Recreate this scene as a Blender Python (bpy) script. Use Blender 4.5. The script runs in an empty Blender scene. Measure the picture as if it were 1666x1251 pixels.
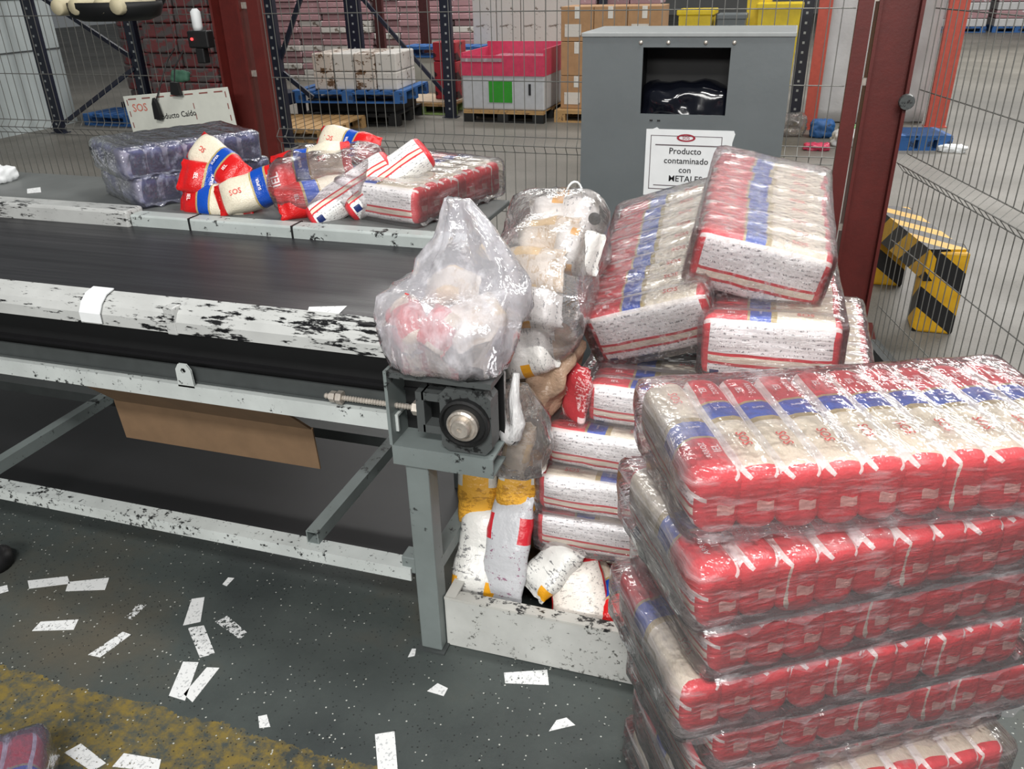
import bpy, bmesh, math, random
from mathutils import Vector, Matrix, noise
random.seed(7)
S = bpy.context.scene
COL = S.collection
PI = math.pi

# ------------------------------------------------------------------ camera, light, exposure
cam_d = bpy.data.cameras.new('camera'); cam = bpy.data.objects.new('camera', cam_d); COL.objects.link(cam)
cam_d.sensor_fit = 'HORIZONTAL'; cam_d.sensor_width = 36.0
cam_d.lens = 36.0 * 1331.9 / 1666.0
cam_d.clip_start = 0.02; cam_d.clip_end = 200
yaw, pitch, roll = math.radians(18.065), math.radians(26.6), math.radians(-1.308)
cam.matrix_world = (Matrix.Translation((0, 0, 1.65)) @ Matrix.Rotation(yaw, 4, 'Z')
                    @ Matrix.Rotation(PI/2 - pitch, 4, 'X') @ Matrix.Rotation(roll, 4, 'Z'))
S.camera = cam
vs = S.view_settings
vs.view_transform = 'Standard'; vs.look = 'None'; vs.gamma = 1.0; vs.use_curve_mapping = False
vs.exposure = 0.0
S.cycles.transparent_max_bounces = 24
S.cycles.max_bounces = 8

world = bpy.data.worlds.new('hall_light'); S.world = world; world.use_nodes = True
bg = world.node_tree.nodes['Background']; bg.inputs[0].default_value = (0.92, 0.97, 1.0, 1); bg.inputs[1].default_value = 0.13

def lamp(name, loc, sx, sy, power, col=(1, .98, .95), tilt=(0, 0, 0)):
    d = bpy.data.lights.new(name, 'AREA'); d.shape = 'RECTANGLE'; d.size = sx; d.size_y = sy
    d.energy = power; d.color = col
    o = bpy.data.objects.new(name, d); o.location = loc; o.rotation_euler = tilt; COL.objects.link(o)
lamp('ceiling_lamp_near', (0.6, -2.6, 5.2), 2.4, 0.5, 300, tilt=(math.radians(28), 0, 0))
lamp('front_fill_light', (-0.5, -6.0, 4.6), 5.0, 1.0, 420, tilt=(math.radians(50), 0, 0))  # added soft fill behind the camera, brightens the front faces
lamp('ceiling_lamp_middle', (1.0, 2.4, 5.8), 2.4, 0.5, 175)
lamp('ceiling_lamp_aisle', (3.8, 8.5, 6.5), 3.0, 1.2, 420)
lamp('ceiling_lamp_rack', (-3.5, 7.8, 6.5), 4.0, 0.8, 190)
lamp('ceiling_lamp_far', (4.5, 18.0, 7.0), 6.0, 2.0, 1150)
lamp('ceiling_lamp_store', (-5.5, 12.8, 5.5), 5.0, 1.0, 330)

# ------------------------------------------------------------------ helpers
def lin(c):
    c /= 255.0
    return c/12.92 if c <= 0.04045 else ((c+0.055)/1.055)**2.4
def rgb(r, g, b): return (lin(r), lin(g), lin(b), 1.0)

class N:                                   # tiny node-tree writer
    def __init__(s, name):
        s.m = bpy.data.materials.new(name); s.m.use_nodes = True
        s.t = s.m.node_tree; s.t.nodes.clear()
        s.out = s.t.nodes.new('ShaderNodeOutputMaterial')
    def n(s, typ, **kw):
        x = s.t.nodes.new('ShaderNode' + typ)
        ins = kw.pop('i', {})
        for k, v in kw.items(): setattr(x, k, v)
        for k, v in ins.items(): s.put(x.inputs[k], v)
        return x
    def put(s, sock, v):
        if isinstance(v, bpy.types.NodeSocket): s.t.links.new(v, sock)
        elif isinstance(v, bpy.types.Node): s.t.links.new(v.outputs[0], sock)
        else: sock.default_value = v
    def math(s, op, a, b=None, c=None, clamp=False):
        x = s.n('Math', operation=op, use_clamp=clamp)
        s.put(x.inputs[0], a)
        if b is not None: s.put(x.inputs[1], b)
        if c is not None: s.put(x.inputs[2], c)
        return x.outputs[0]
    def mix(s, f, a, b):
        x = s.n('Mix', data_type='RGBA')
        s.put(x.inputs[0], f); s.put(x.inputs[6], a); s.put(x.inputs[7], b)
        return x.outputs[2]
    def ramp(s, f, stops, interp='LINEAR'):
        x = s.n('ValToRGB'); r = x.color_ramp; r.interpolation = interp
        while len(r.elements) < len(stops): r.elements.new(0.5)
        for e, (p, c) in zip(r.elements, stops): e.position = p
        for e, (p, c) in zip(r.elements, stops):
            e.color = c if len(c) == 4 else (c[0], c[0], c[0], 1)
        s.put(x.inputs[0], f)
        return x.outputs[0]
    def noise(s, vec, scale, detail=3, rough=.55, out=0):
        x = s.n('TexNoise', i={'Scale': scale, 'Detail': detail, 'Roughness': rough})
        if vec is not None: s.put(x.inputs['Vector'], vec)
        return x.outputs[out]
    def stretch(s, vec, sc, rot=(0, 0, 0)):
        return s.n('Mapping', i={'Vector': vec, 'Scale': sc, 'Rotation': rot}).outputs[0]
    def obj(s): return s.n('TexCoord').outputs['Object']
    def bump(s, h, strength=.3, dist=.01):
        return s.n('Bump', i={'Height': h, 'Strength': strength, 'Distance': dist}).outputs[0]
    def pbr(s, col, rough=.5, metal=0., normal=None, spec=.5):
        x = s.n('BsdfPrincipled', i={'Base Color': col, 'Roughness': rough, 'Metallic': metal, 'Specular IOR Level': spec})
        if normal is not None: s.put(x.inputs['Normal'], normal)
        s.t.links.new(x.outputs[0], s.out.inputs[0])
        return s.m

def flat(name, c, rough=.5, metal=0., var=.12, scale=18, bump=0.0):
    w = N(name); p = w.obj()
    f = w.noise(p, scale, 4)
    d = tuple(v*(1-var) for v in c[:3]) + (1,); l = tuple(min(1, v*(1+var)) for v in c[:3]) + (1,)
    nm = w.bump(w.noise(p, scale*6, 3), bump, .004) if bump else None
    return w.pbr(w.ramp(f, [(.3, d), (.7, l)]), rough, metal, nm)

def scuffed(name, base, dark, amount=.55, stretch=(1, 1, 1), scale=30, rough=.45, metal=0.):
    w = N(name); p = w.stretch(w.obj(), stretch)
    a = w.noise(p, scale, 6, .7); b = w.noise(w.obj(), 5, 3)
    f = w.math('ADD', w.math('MULTIPLY', a, .7), w.math('MULTIPLY', b, .35))
    m = w.ramp(f, [(amount, (0,)), (amount+.035, (1,))])
    tone = w.ramp(w.noise(w.obj(), 9, 4), [(.3, tuple(v*.82 for v in base[:3])+(1,)), (.7, base)])
    return w.pbr(w.mix(m, tone, dark), rough, metal, w.bump(a, .12, .003))

RED, GOLD, BLUE = rgb(212, 56, 64), rgb(176, 158, 108), rgb(48, 84, 178)
CREAM, WHITE, INK, NAVY = rgb(232, 224, 204), rgb(240, 240, 238), rgb(72, 72, 78), rgb(32, 48, 104)

def rice_grain(w):
    p = w.obj()
    v = w.n('TexVoronoi', i={'Vector': w.stretch(p, (1, 1.8, 1.8)), 'Scale': 170.0}).outputs['Distance']
    return w.mix(w.math('MULTIPLY', v, .40), CREAM, rgb(188, 176, 150)), v

def bag_film(name, rev, lab_to=.085):
    """printed film of one bag: label bands on the narrow top side and the rear face, ingredient text on the front"""
    w = N(name)
    uv = w.n('UVMap').outputs[0]
    sep = w.n('SeparateXYZ', i={0: uv})
    u0, v = sep.outputs[0], sep.outputs[1]
    u = w.math('SUBTRACT', 1.0, u0) if rev else u0
    grain, gv = rice_grain(w)
    lab = w.ramp(u, [(0, RED), (.315, GOLD), (.335, BLUE), (.485, GOLD), (.53, CREAM), (.945, RED)], 'CONSTANT')
    is_c = w.ramp(u, [(0, (0,)), (.53, (1,)), (.945, (0,))], 'CONSTANT')
    lab = w.mix(is_c, lab, grain)
    # front text panel
    mp = w.n('CombineXYZ', i={0: w.math('MULTIPLY', u0, 26.0), 1: w.math('MULTIPLY', v, 24.0)}).outputs[0]
    rows = w.math('SINE', w.math('MULTIPLY', v, 250.0))
    words = w.noise(mp, 1.7, 3, .8)
    t = w.math('MULTIPLY', w.math('GREATER_THAN', rows, .05), w.math('GREATER_THAN', words, .56))
    txt = w.mix(w.math('MULTIPLY', t, .8), WHITE, INK)
    txt = w.mix(w.math('COMPARE', u0, .5, .006), txt, WHITE)
    fr = w.ramp(v, [(0, WHITE), (.272, RED), (.292, CREAM), (.335, RED), (.355, WHITE)], 'CONSTANT')
    band = w.ramp(v, [(0, (0,)), (.272, (1,)), (.355, (0,))], 'CONSTANT')
    front = w.mix(band, txt, fr)
    edge = w.math('GREATER_THAN', w.math('ABSOLUTE', w.math('SUBTRACT', u0, .5)), .452)
    front = w.mix(edge, front, RED)
    nb = w.math('MULTIPLY', w.math('COMPARE', u0, .10, .035), w.math('COMPARE', v, .43, .035))
    front = w.mix(nb, front, NAVY)
    isf = w.ramp(v, [(0, (0,)), (lab_to, (1,)), (.585, (0,))], 'CONSTANT')
    c = w.mix(isf, lab, front)
    seam = w.math('MAXIMUM', w.math('COMPARE', v, .912, .012), w.math('COMPARE', v, lab_to, .014))
    c = w.mix(w.math('MULTIPLY', seam, .85), c, rgb(235, 232, 226))
    h = w.math('ADD', w.math('MULTIPLY', w.noise(w.obj(), 45, 3), 1.0), w.math('MULTIPLY', gv, .25))
    return w.pbr(c, .30, 0, w.bump(h, .35, .006))

def bag_end(name, fold=False):
    w = N(name)
    g = w.n('SeparateXYZ', i={0: w.n('TexCoord').outputs['Generated']})
    spot = w.math('MULTIPLY', w.math('COMPARE', g.outputs[1], .62, .17), w.math('COMPARE', g.outputs[2], .42, .07))
    c = w.mix(w.math('MULTIPLY', spot, .8), RED, rgb(228, 190, 178))
    if fold: c = w.mix(w.math('LESS_THAN', w.math('ADD', g.outputs[1], w.math('MULTIPLY', w.noise(w.obj(), 20, 3), .3)), .48), c, rgb(214, 206, 190))
    f = w.noise(w.obj(), 60, 4)
    return w.pbr(c, .33, 0, w.bump(f, .5, .008))

def loose_film(name):
    w = N(name)
    sep = w.n('SeparateXYZ', i={0: w.n('UVMap').outputs[0]})
    u = sep.outputs[0]
    grain, gv = rice_grain(w)
    lab = w.ramp(u, [(0, rgb(206, 26, 28)), (.09, CREAM), (.49, GOLD), (.515, rgb(16, 74, 176)), (.675, GOLD), (.70, rgb(206, 26, 28))], 'CONSTANT')
    is_c = w.ramp(u, [(0, (0,)), (.09, (1,)), (.49, (0,))], 'CONSTANT')
    c = w.mix(is_c, lab, grain)
    h = w.math('ADD', w.noise(w.obj(), 40, 3), w.math('MULTIPLY', gv, .3))
    return w.pbr(c, .28, 0, w.bump(h, .4, .006))

def clear_film(name, tint=(.97, .96, .98), haze=.07, streak=.22, scale=(3, 3, 26), rot=(0, .5, .4), white=(.95, .91, .93), gl=.16, edge=.16, trans=.35):
    w = N(name)
    p = w.stretch(w.obj(), scale, rot)
    a = w.noise(p, 2.2, 4, .6); b = w.noise(w.obj(), 16, 3, .6)
    st = w.ramp(a, [(.52, (0,)), (.72, (1,))])  # white streaks mixed into the film, standing in for its highlights
    lw = w.n('LayerWeight', i={'Blend': .28}).outputs['Facing']
    f = w.math('ADD', w.math('ADD', haze, w.math('MULTIPLY', st, streak)), w.math('MULTIPLY', w.math('POWER', lw, 3.0), edge), clamp=True)
    nm = w.bump(w.math('ADD', a, w.math('MULTIPLY', b, .7)), .75, .012)
    tr = w.n('BsdfTransparent', i={'Color': tint + (1,)})
    di = w.n('BsdfDiffuse', i={'Color': white + (1,), 'Normal': nm})
    tl = w.n('BsdfTranslucent', i={'Color': white + (1,), 'Normal': nm})
    mk = w.n('MixShader', i={0: trans, 1: di.outputs[0], 2: tl.outputs[0]})
    go = w.n('BsdfGlossy', i={'Color': (1, 1, 1, 1), 'Roughness': .13, 'Normal': nm})
    body = w.n('MixShader', i={0: f, 1: tr.outputs[0], 2: mk.outputs[0]})
    fr = w.n('Fresnel', i={'IOR': 1.48, 'Normal': nm}).outputs[0]
    last = w.n('MixShader', i={0: w.math('MULTIPLY', fr, gl/.16*1.25, clamp=True), 1: body.outputs[0], 2: go.outputs[0]})
    w.t.links.new(last.outputs[0], w.out.inputs[0])
    return w.m

M = {}
def lilac_bag():
    w = N('lilac_bag_film'); sep = w.n('SeparateXYZ', i={0: w.n('UVMap').outputs[0]}); v = sep.outputs[1]
    isf = w.ramp(v, [(0, (0,)), (.085, (1,)), (.585, (0,))], 'CONSTANT')
    c = w.mix(isf, w.ramp(w.noise(w.obj(), 14, 3), [(.35, rgb(46, 43, 74)), (.68, rgb(100, 102, 142))]), w.ramp(w.noise(w.obj(), 9, 3), [(.45, rgb(150, 156, 186)), (.6, rgb(214, 208, 196))]))
    return w.pbr(c, .3, 0, w.bump(w.noise(w.obj(), 45, 3), .35, .006))
M['bag_lilac'] = lilac_bag()
M['bag_end_fold'] = bag_end('rice_bag_folded_end_film', True)
M['bag'], M['bag_rev'], M['bag_end'], M['loose'] = bag_film('rice_bag_film', False), bag_film('rice_bag_film_reversed', True), bag_end('rice_bag_end_film'), loose_film('loose_rice_bag_film')
M['film'] = clear_film('clear_shrink_film')
M['film_bubbly'] = clear_film('bubbly_shrink_film', haze=.04, streak=.36, scale=(30, 30, 30), gl=.22)  # fine white flecks in the film colour imitate its glitter
M['film_front'] = clear_film('stretched_shrink_film', haze=.085, streak=.26, scale=(2, 6, 30), rot=(.5, .3, .2))
M['film_milky'] = clear_film('milky_bag_film', tint=(.94, .94, .97), haze=.34, streak=.45, scale=(6, 6, 3), white=(.90, .90, .96), trans=.25)
M['film_sack'] = clear_film('clear_sack_film', haze=.12, streak=.35, scale=(5, 5, 9), white=(.95, .93, .92))
M['film_purple'] = clear_film('lilac_film', tint=(.74, .74, .90), haze=.16, streak=.45, scale=(5, 14, 9), white=(.55, .58, .78), gl=.3)
M['film_grey'] = clear_film('smoky_grey_film', tint=(.80, .77, .75), haze=.20, streak=.5, scale=(8, 8, 4), white=(.62, .60, .60))
M['film_white'] = clear_film('twisted_white_film', haze=.75, streak=.3, scale=(30, 30, 4), white=(.92, .92, .92), trans=.2)
M['logo_red'] = flat('red_print', rgb(224, 70, 60), .4)
M['logo_white'] = flat('white_print', rgb(246, 238, 236), .4, var=.03)
M['ink'] = flat('black_print', rgb(28, 28, 32), .5)

# -------- mesh builder
class MB:
    def __init__(s): s.b = bmesh.new()
    def box(s, x0, x1, y0, y1, z0, z1, bev=0.0):
        r = bmesh.ops.create_cube(s.b, size=1.0)
        for v in r['verts']:
            v.co = Vector(((x0+x1)/2 + v.co.x*(x1-x0), (y0+y1)/2 + v.co.y*(y1-y0), (z0+z1)/2 + v.co.z*(z1-z0)))
        if bev:
            es = list({e for v in r['verts'] for e in v.link_edges})
            bmesh.ops.bevel(s.b, geom=es, offset=bev, segments=2, affect='EDGES', profile=.5)
        return s
    def bar(s, p, q, w, h, up=(0, 0, 1)):
        p, q = Vector(p), Vector(q); d = (q-p).normalized(); u = Vector(up)
        r = d.cross(u)
        if r.length < 1e-4: r = d.cross(Vector((0, 1, 0)))
        r.normalize(); u = r.cross(d)
        vs = [s.b.verts.new(c + r*a*w/2 + u*b*h/2) for c in (p, q) for a, b in ((-1, -1), (1, -1), (1, 1), (-1, 1))]
        for f in ((3, 2, 1, 0), (4, 5, 6, 7), (0, 1, 5, 4), (1, 2, 6, 5), (2, 3, 7, 6), (3, 0, 4, 7)):
            s.b.faces.new([vs[i] for i in f])
        return s
    def tube(s, pts, rad, n=8, cap=True):
        pts = [Vector(p) for p in pts]; rings = []
        for i, p in enumerate(pts):
            d = (pts[min(i+1, len(pts)-1)] - pts[max(i-1, 0)]).normalized()
            a = d.cross(Vector((0, 0, 1)))
            if a.length < .05: a = d.cross(Vector((1, 0, 0)))
            a.normalize(); b = d.cross(a)
            r = rad[i] if isinstance(rad, (list, tuple)) else rad
            rings.append([s.b.verts.new(p + (a*math.cos(2*PI*k/n) + b*math.sin(2*PI*k/n))*r) for k in range(n)])
        for A, B in zip(rings, rings[1:]):
            for k in range(n): s.b.faces.new((A[k], A[(k+1) % n], B[(k+1) % n], B[k]))
        if cap: s.b.faces.new(rings[0][::-1]); s.b.faces.new(rings[-1])
        return s
    def prism(s, prof, axis, a, b):
        """closed profile swept along one axis; profile holds the two other coordinates in xyz order"""
        def P(t, c): return {'x': (t, c[0], c[1]), 'y': (c[0], t, c[1]), 'z': (c[0], c[1], t)}[axis]
        A = [s.b.verts.new(P(a, c)) for c in prof]; B = [s.b.verts.new(P(b, c)) for c in prof]; n = len(prof)
        for k in range(n): s.b.faces.new((A[k], A[(k+1) % n], B[(k+1) % n], B[k]))
        s.b.faces.new(A[::-1]); s.b.faces.new(B)
        return s
    def lathe(s, prof, center=(0, 0, 0), n=20, axis='z'):
        c = Vector(center); rings = []
        for r, h in prof:
            ring = []
            for k in range(n):
                a = 2*PI*k/n; x, y = r*math.cos(a), r*math.sin(a)
                ring.append(s.b.verts.new(c + Vector({'z': (x, y, h), 'y': (x, h, y), 'x': (h, x, y)}[axis])))
            rings.append(ring)
        for A, B in zip(rings, rings[1:]):
            for k in range(n): s.b.faces.new((A[k], A[(k+1) % n], B[(k+1) % n], B[k]))
        s.b.faces.new(rings[0][::-1]); s.b.faces.new(rings[-1])
        return s
    def mesh(s, name, mats, smooth=False):
        bmesh.ops.recalc_face_normals(s.b, faces=s.b.faces)
        me = bpy.data.meshes.new(name); s.b.to_mesh(me); s.b.free()
        for m in (mats if isinstance(mats, (list, tuple)) else [mats]): me.materials.append(m)
        if smooth:
            for p in me.polygons: p.use_smooth = True
        return me
    def done(s, name, mats, parent=None, smooth=False):
        return link(name, s.mesh(name, mats, smooth), parent)

def link(name, me, parent=None, mw=None):
    o = bpy.data.objects.new(name, me); COL.objects.link(o)
    if name == 'lettering': o['kind'] = 'stuff'      # letters too small to pick apart one by one
    if parent is not None: o.parent = parent
    if mw is not None: o.matrix_local = mw
    return o
def tag(o, label, cat, group=None):
    o['label'] = label; o['category'] = cat
    if group: o['group'] = group
    return o
def thing(name, label, cat, mw=None, group=None):
    o = bpy.data.objects.new(name, None); COL.objects.link(o); o.empty_display_size = .05
    if mw is not None: o.matrix_world = mw
    return tag(o, label, cat, group)
def at(loc): return Matrix.Translation(loc)
def struct(o): o['kind'] = 'structure'; return o
def stuff(o): o['kind'] = 'stuff'; return o
def dup_tree(root, mw, label, group=None):
    r = root.copy(); COL.objects.link(r); r.matrix_world = mw; r['label'] = label
    if group: r['group'] = group
    def rec(src, dst):
        for ch in src.children:
            c = ch.copy(); COL.objects.link(c); c.parent = dst
            rec(ch, c)
    rec(root, r)
    return r

def text_data(body, size, align='CENTER', ext=0.0):
    c = bpy.data.curves.new('lettering', 'FONT'); c.body = body; c.size = size
    c.offset = size*.012; c.align_x = align; c.align_y = 'CENTER'; c.resolution_u = 2; c.extrude = ext
    o = bpy.data.objects.new('lettering', c); COL.objects.link(o)
    dg = bpy.context.evaluated_depsgraph_get()
    me = bpy.data.meshes.new_from_object(o.evaluated_get(dg))
    bpy.data.objects.remove(o)
    return me

def join_text(items, mats, fn=None):
    """items: (body, size, (x, y), rotation, material index) -> one mesh; fn maps flat points onto a surface"""
    b = bmesh.new()
    for body, size, (x, y), rot, mi in items:
        me = text_data(body, size); t = bmesh.new(); t.from_mesh(me)
        for v in t.verts:
            c, s_ = math.cos(rot), math.sin(rot)
            v.co = Vector((x + v.co.x*c - v.co.y*s_, y + v.co.x*s_ + v.co.y*c, 0))
            if fn: v.co = fn(v.co.x, v.co.y)
        for f in t.faces: f.material_index = mi
        tmp = bpy.data.meshes.new('t'); t.to_mesh(tmp); t.free(); b.from_mesh(tmp)
        bpy.data.meshes.remove(tmp); bpy.data.meshes.remove(me)
    me = bpy.data.meshes.new('lettering'); b.to_mesh(me); b.free()
    for m in mats: me.materials.append(m)
    return me

# ------------------------------------------------------------------ rice bags
BL, BW, BT = .318, .110, .066

def brick_mesh(name, mat, seed, BW=BW):
    """one packed bag: label side up (+z), text face to -y, length along x"""
    nx, prof = 15, []
    # perimeter from top centre towards -y
    W, T, rc = BW/2, BT/2, .021
    def seg(p, q, k): return [(p[0]+(q[0]-p[0])*i/k, p[1]+(q[1]-p[1])*i/k) for i in range(k)]
    def arc(cy, cz, a0, a1, k): return [(cy + rc*math.cos(a0+(a1-a0)*i/k), cz + rc*math.sin(a0+(a1-a0)*i/k)) for i in range(k)]
    prof += seg((0, W), (-T+rc, W), 2) + arc(-T+rc, W-rc, PI/2, PI, 3) + seg((-T, W-rc), (-T, -W+rc), 5)
    prof += arc(-T+rc, -W+rc, PI, 1.5*PI, 3) + seg((-T+rc, -W), (T-rc, -W), 3) + arc(T-rc, -W+rc, 1.5*PI, 2*PI, 3)
    prof += seg((T, -W+rc), (T, W-rc), 5) + arc(T-rc, W-rc, 0, PI/2, 3) + seg((T-rc, W), (0, W), 2)
    n = len(prof)
    d = [0.0]
    for i in range(n):
        a, b = prof[i], prof[(i+1) % n]; d.append(d[-1] + math.hypot(a[0]-b[0], a[1]-b[1]))
    d = [x/d[-1] for x in d]
    b = bmesh.new(); uvl = b.loops.layers.uv.new('UVMap')
    us = [0, .012, .03, .07] + [.07 + .86*i/(nx-8) for i in range(1, nx-8)] + [.93, .97, .988, 1]
    rings = []
    for u in us:
        e = min(u, 1-u)
        k = min(1, e/.07); sh = .70 + .30*math.sqrt(max(0, 1-(1-k)**2))
        ring = []
        for y, z in prof:
            x = (u-.5)*BL
            bul = 1 + .035*math.sin(PI*u)
            q = Vector((x*22, y*22 + seed*7, z*22))
            wob = noise.noise(q)*.0032
            ring.append(b.verts.new((x + noise.noise(q*1.7)*.002, y*(sh*bul) + wob*(1 if y > 0 else -1), z*(.5+.5*sh)*bul + noise.noise(q+Vector((5, 5, 5)))*.0028)))
            vv = ring[-1]; sb = min(1, 3*math.sin(PI*u))
            vv.co.y += math.copysign(.010*max(0, math.cos(PI*z/BW*.92))*sb*(1 if abs(y) > .5*BT-.022 else 0), y)
            if z > 0: vv.co.z += .0025*max(0, math.cos(PI*y/BT))*sb
        rings.append(ring)
    for i in range(len(us)-1):
        for k in range(n):
            f = b.faces.new((rings[i][k], rings[i+1][k], rings[i+1][(k+1) % n], rings[i][(k+1) % n]))
            co = ((us[i], d[k]), (us[i+1], d[k]), (us[i+1], d[k+1]), (us[i], d[k+1]))
            for lp, c in zip(f.loops, co): lp[uvl].uv = c
            f.smooth = True
    for ring, sgn in ((rings[0], -1), (rings[-1], 1)):
        cx = sum((v.co for v in ring), Vector())/n
        inner = [b.verts.new(cx + (v.co-cx)*.55 + Vector((sgn*.004, 0, 0))) for v in ring]
        mid = b.verts.new(cx + Vector((-sgn*.003, 0, 0)))
        for k in range(n):
            for f in (b.faces.new((ring[k], ring[(k+1) % n], inner[(k+1) % n], inner[k])), b.faces.new((inner[k], inner[(k+1) % n], mid))):
                f.material_index = 1; f.smooth = True
    # folded closing flap across each end
    bmesh.ops.recalc_face_normals(b, faces=b.faces)
    me = bpy.data.meshes.new(name); b.to_mesh(me); b.free()
    me.materials.append(mat); me.materials.append(M['bag_lilac'] if mat is M['bag_lilac'] else M['bag_end_fold' if seed in (3, 7) else 'bag_end'])
    return me

BH = .158
BRICK = [brick_mesh('rice_bag', M['bag'], i) for i in range(4)]
BRICKR = [brick_mesh('rice_bag', M['bag_rev'], i+4) for i in range(4)]
BRICKH = [brick_mesh('rice_bag', M['bag'], i, BH) for i in range(4)]
BRICKW = [brick_mesh('rice_bag', bag_film('wide_label_bag_film', k, .215), i+9) for i, k in enumerate((False, True))]
BRICKL = [brick_mesh('rice_bag', M['bag_lilac'], i) for i in range(4)]
def top_fn(x, y): return Vector((x, y, BW/2*(1 + .03*math.cos(PI*x/BL)) + .0062))
LET = join_text([('SOS', .023, (.075, 0), 0, 0), ('SUPER', .0075, (-.028, -.002), PI/2, 1), ('ARROZ', .013, (-.098, .008), 0, 1), ('IEL', .018, (-.095, -.011), 0, 1)], [M['logo_red'], M['logo_white']], top_fn)
LETR = join_text([('SOS', .023, (-.075, 0), PI, 0), ('SUPER', .0075, (.028, -.002), PI/2, 1), ('ARROZ', .013, (.098, -.008), PI, 1), ('IEL', .018, (.095, .011), PI, 1)], [M['logo_red'], M['logo_white']], top_fn)

def rounded_box(name, hx, hy, hz, r, mats, nx, ny, nz, dis=None, smooth=True):
    b = bmesh.new(); vmap = {}
    N3 = (nx, ny, nz); H = (hx, hy, hz)
    def V(i, j, k):
        key = (i, j, k)
        if key not in vmap:
            p = Vector([H[a]*(2*key[a]/N3[a]-1) for a in range(3)])
            q = Vector([max(-(H[a]-r), min(H[a]-r, p[a])) for a in range(3)])
            dd = p-q
            nrm = dd.normalized() if dd.length > 1e-9 else Vector((0, 0, 1))
            p2 = q + nrm*r
            if dis: p2 = dis(p2, nrm)
            vmap[key] = b.verts.new(p2)
        return vmap[key]
    for a in range(3):
        u, v = [(1, 2), (2, 0), (0, 1)][a]
        for side in (0, N3[a]):
            for i in range(N3[u]):
                for j in range(N3[v]):
                    def K(ii, jj):
                        k = [0, 0, 0]; k[a] = side; k[u] = ii; k[v] = jj; return V(*k)
                    q = [K(i, j), K(i+1, j), K(i+1, j+1), K(i, j+1)]
                    b.faces.new(q if side else q[::-1])
    me = bpy.data.meshes.new(name); b.to_mesh(me); b.free()
    for m in (mats if isinstance(mats, (list, tuple)) else [mats]): me.materials.append(m)
    if smooth:
        for p in me.polygons: p.use_smooth = True
    return me

def wrap_mesh(n, mat, seed, off=.007, BW=BW):
    Lh = n*BT/2
    def dis(p, nm):
        ph = (p.y + Lh)/BT
        dip = -.0038*(1-abs(math.sin(PI*ph)))**2 * (1 if abs(p.y) < Lh-.005 else 0)
        q = Vector((p.x*9 + seed*3.1, p.y*5, p.z*16))
        w = .001 + noise.noise(q)*.0025 + abs(noise.noise(q*2.6))*.0045
        return p + nm*(w + dip*(1 if abs(nm.x) < .5 else 0)) if abs(nm.y) < .8 else p + nm*(w*1.6)
    return rounded_box('plastic_wrap', BL/2+off+.006, Lh+off+.012, BW/2+off+.004, .022, mat, 14, n*5, 8, dis)

def fin_mesh(n, mat, seed, BW=BW):
    """ruffled seam of surplus film left along the lower right edge"""
    b = MB(); Lh = n*BT/2; rows = []
    for i in range(41):
        y = -Lh + 2*Lh*i/40
        amp = .014 + .022*abs(noise.noise(Vector((i*.35, seed, 0))))
        rows.append([b.b.verts.new((BL/2 + .004 + amp*t, y, -BW/2 + .02 - .018*t + .007*math.sin(i*1.1+seed)*t)) for t in (0, .5, 1)])
    for A, B in zip(rows, rows[1:]):
        for k in range(2): b.b.faces.new((A[k], A[k+1], B[k+1], B[k]))
    return b.mesh('film_seam', mat, True)

WRAPS = {}
NEAR_GROUP = 'wrapped rice bundles of the near right stack'
def bundle(label, mw, n=10, rev=False, film='film', first_rev=False, letters=True, group='wrapped bundles of rice bags', jit=1.0, fin=True, tall=False, lilac=False):
    r = thing('rice_bag_bundle', label, 'bundle', mw, group)
    Lh = n*BT/2
    for i in range(n):
        rv = rev != (first_rev and i == 0)
        ms = BRICKL if lilac else BRICKH if tall else BRICKR if rv else BRICK
        if i == 0 and group == NEAR_GROUP: ms = [BRICKW[int(rv)]]*4
        m = (at((random.uniform(-.006, .006)*jit, -Lh + BT*(i+.5), random.uniform(-.003, .003)*jit))
             @ Matrix.Rotation(random.uniform(-.03, .03)*jit, 4, 'Z') @ Matrix.Rotation(random.uniform(-.04, .04)*jit, 4, 'X'))
        o = link('rice_bag', ms[random.randrange(4)], r, m)
        if letters: link('lettering', LETR if rv else LET, o, at((0, 0, (BH-BW)/2)) if tall else None)
    key = (n, film, random.randrange(2), tall)
    if key not in WRAPS: WRAPS[key] = (wrap_mesh(n, M[film], key[2]*5, BW=BH if tall else BW), fin_mesh(n, M[film], key[2]*3, BH if tall else BW))
    link('plastic_wrap', WRAPS[key][0], r)
    if fin: link('film_seam', WRAPS[key][1], r)
    return r

def frame(x_dir, y_dir, origin):
    x = Vector(x_dir).normalized(); y = Vector(y_dir); y = (y - x*y.dot(x)).normalized(); z = x.cross(y)
    m = Matrix((x, y, z)).transposed().to_4x4(); m.translation = origin
    return m

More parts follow.
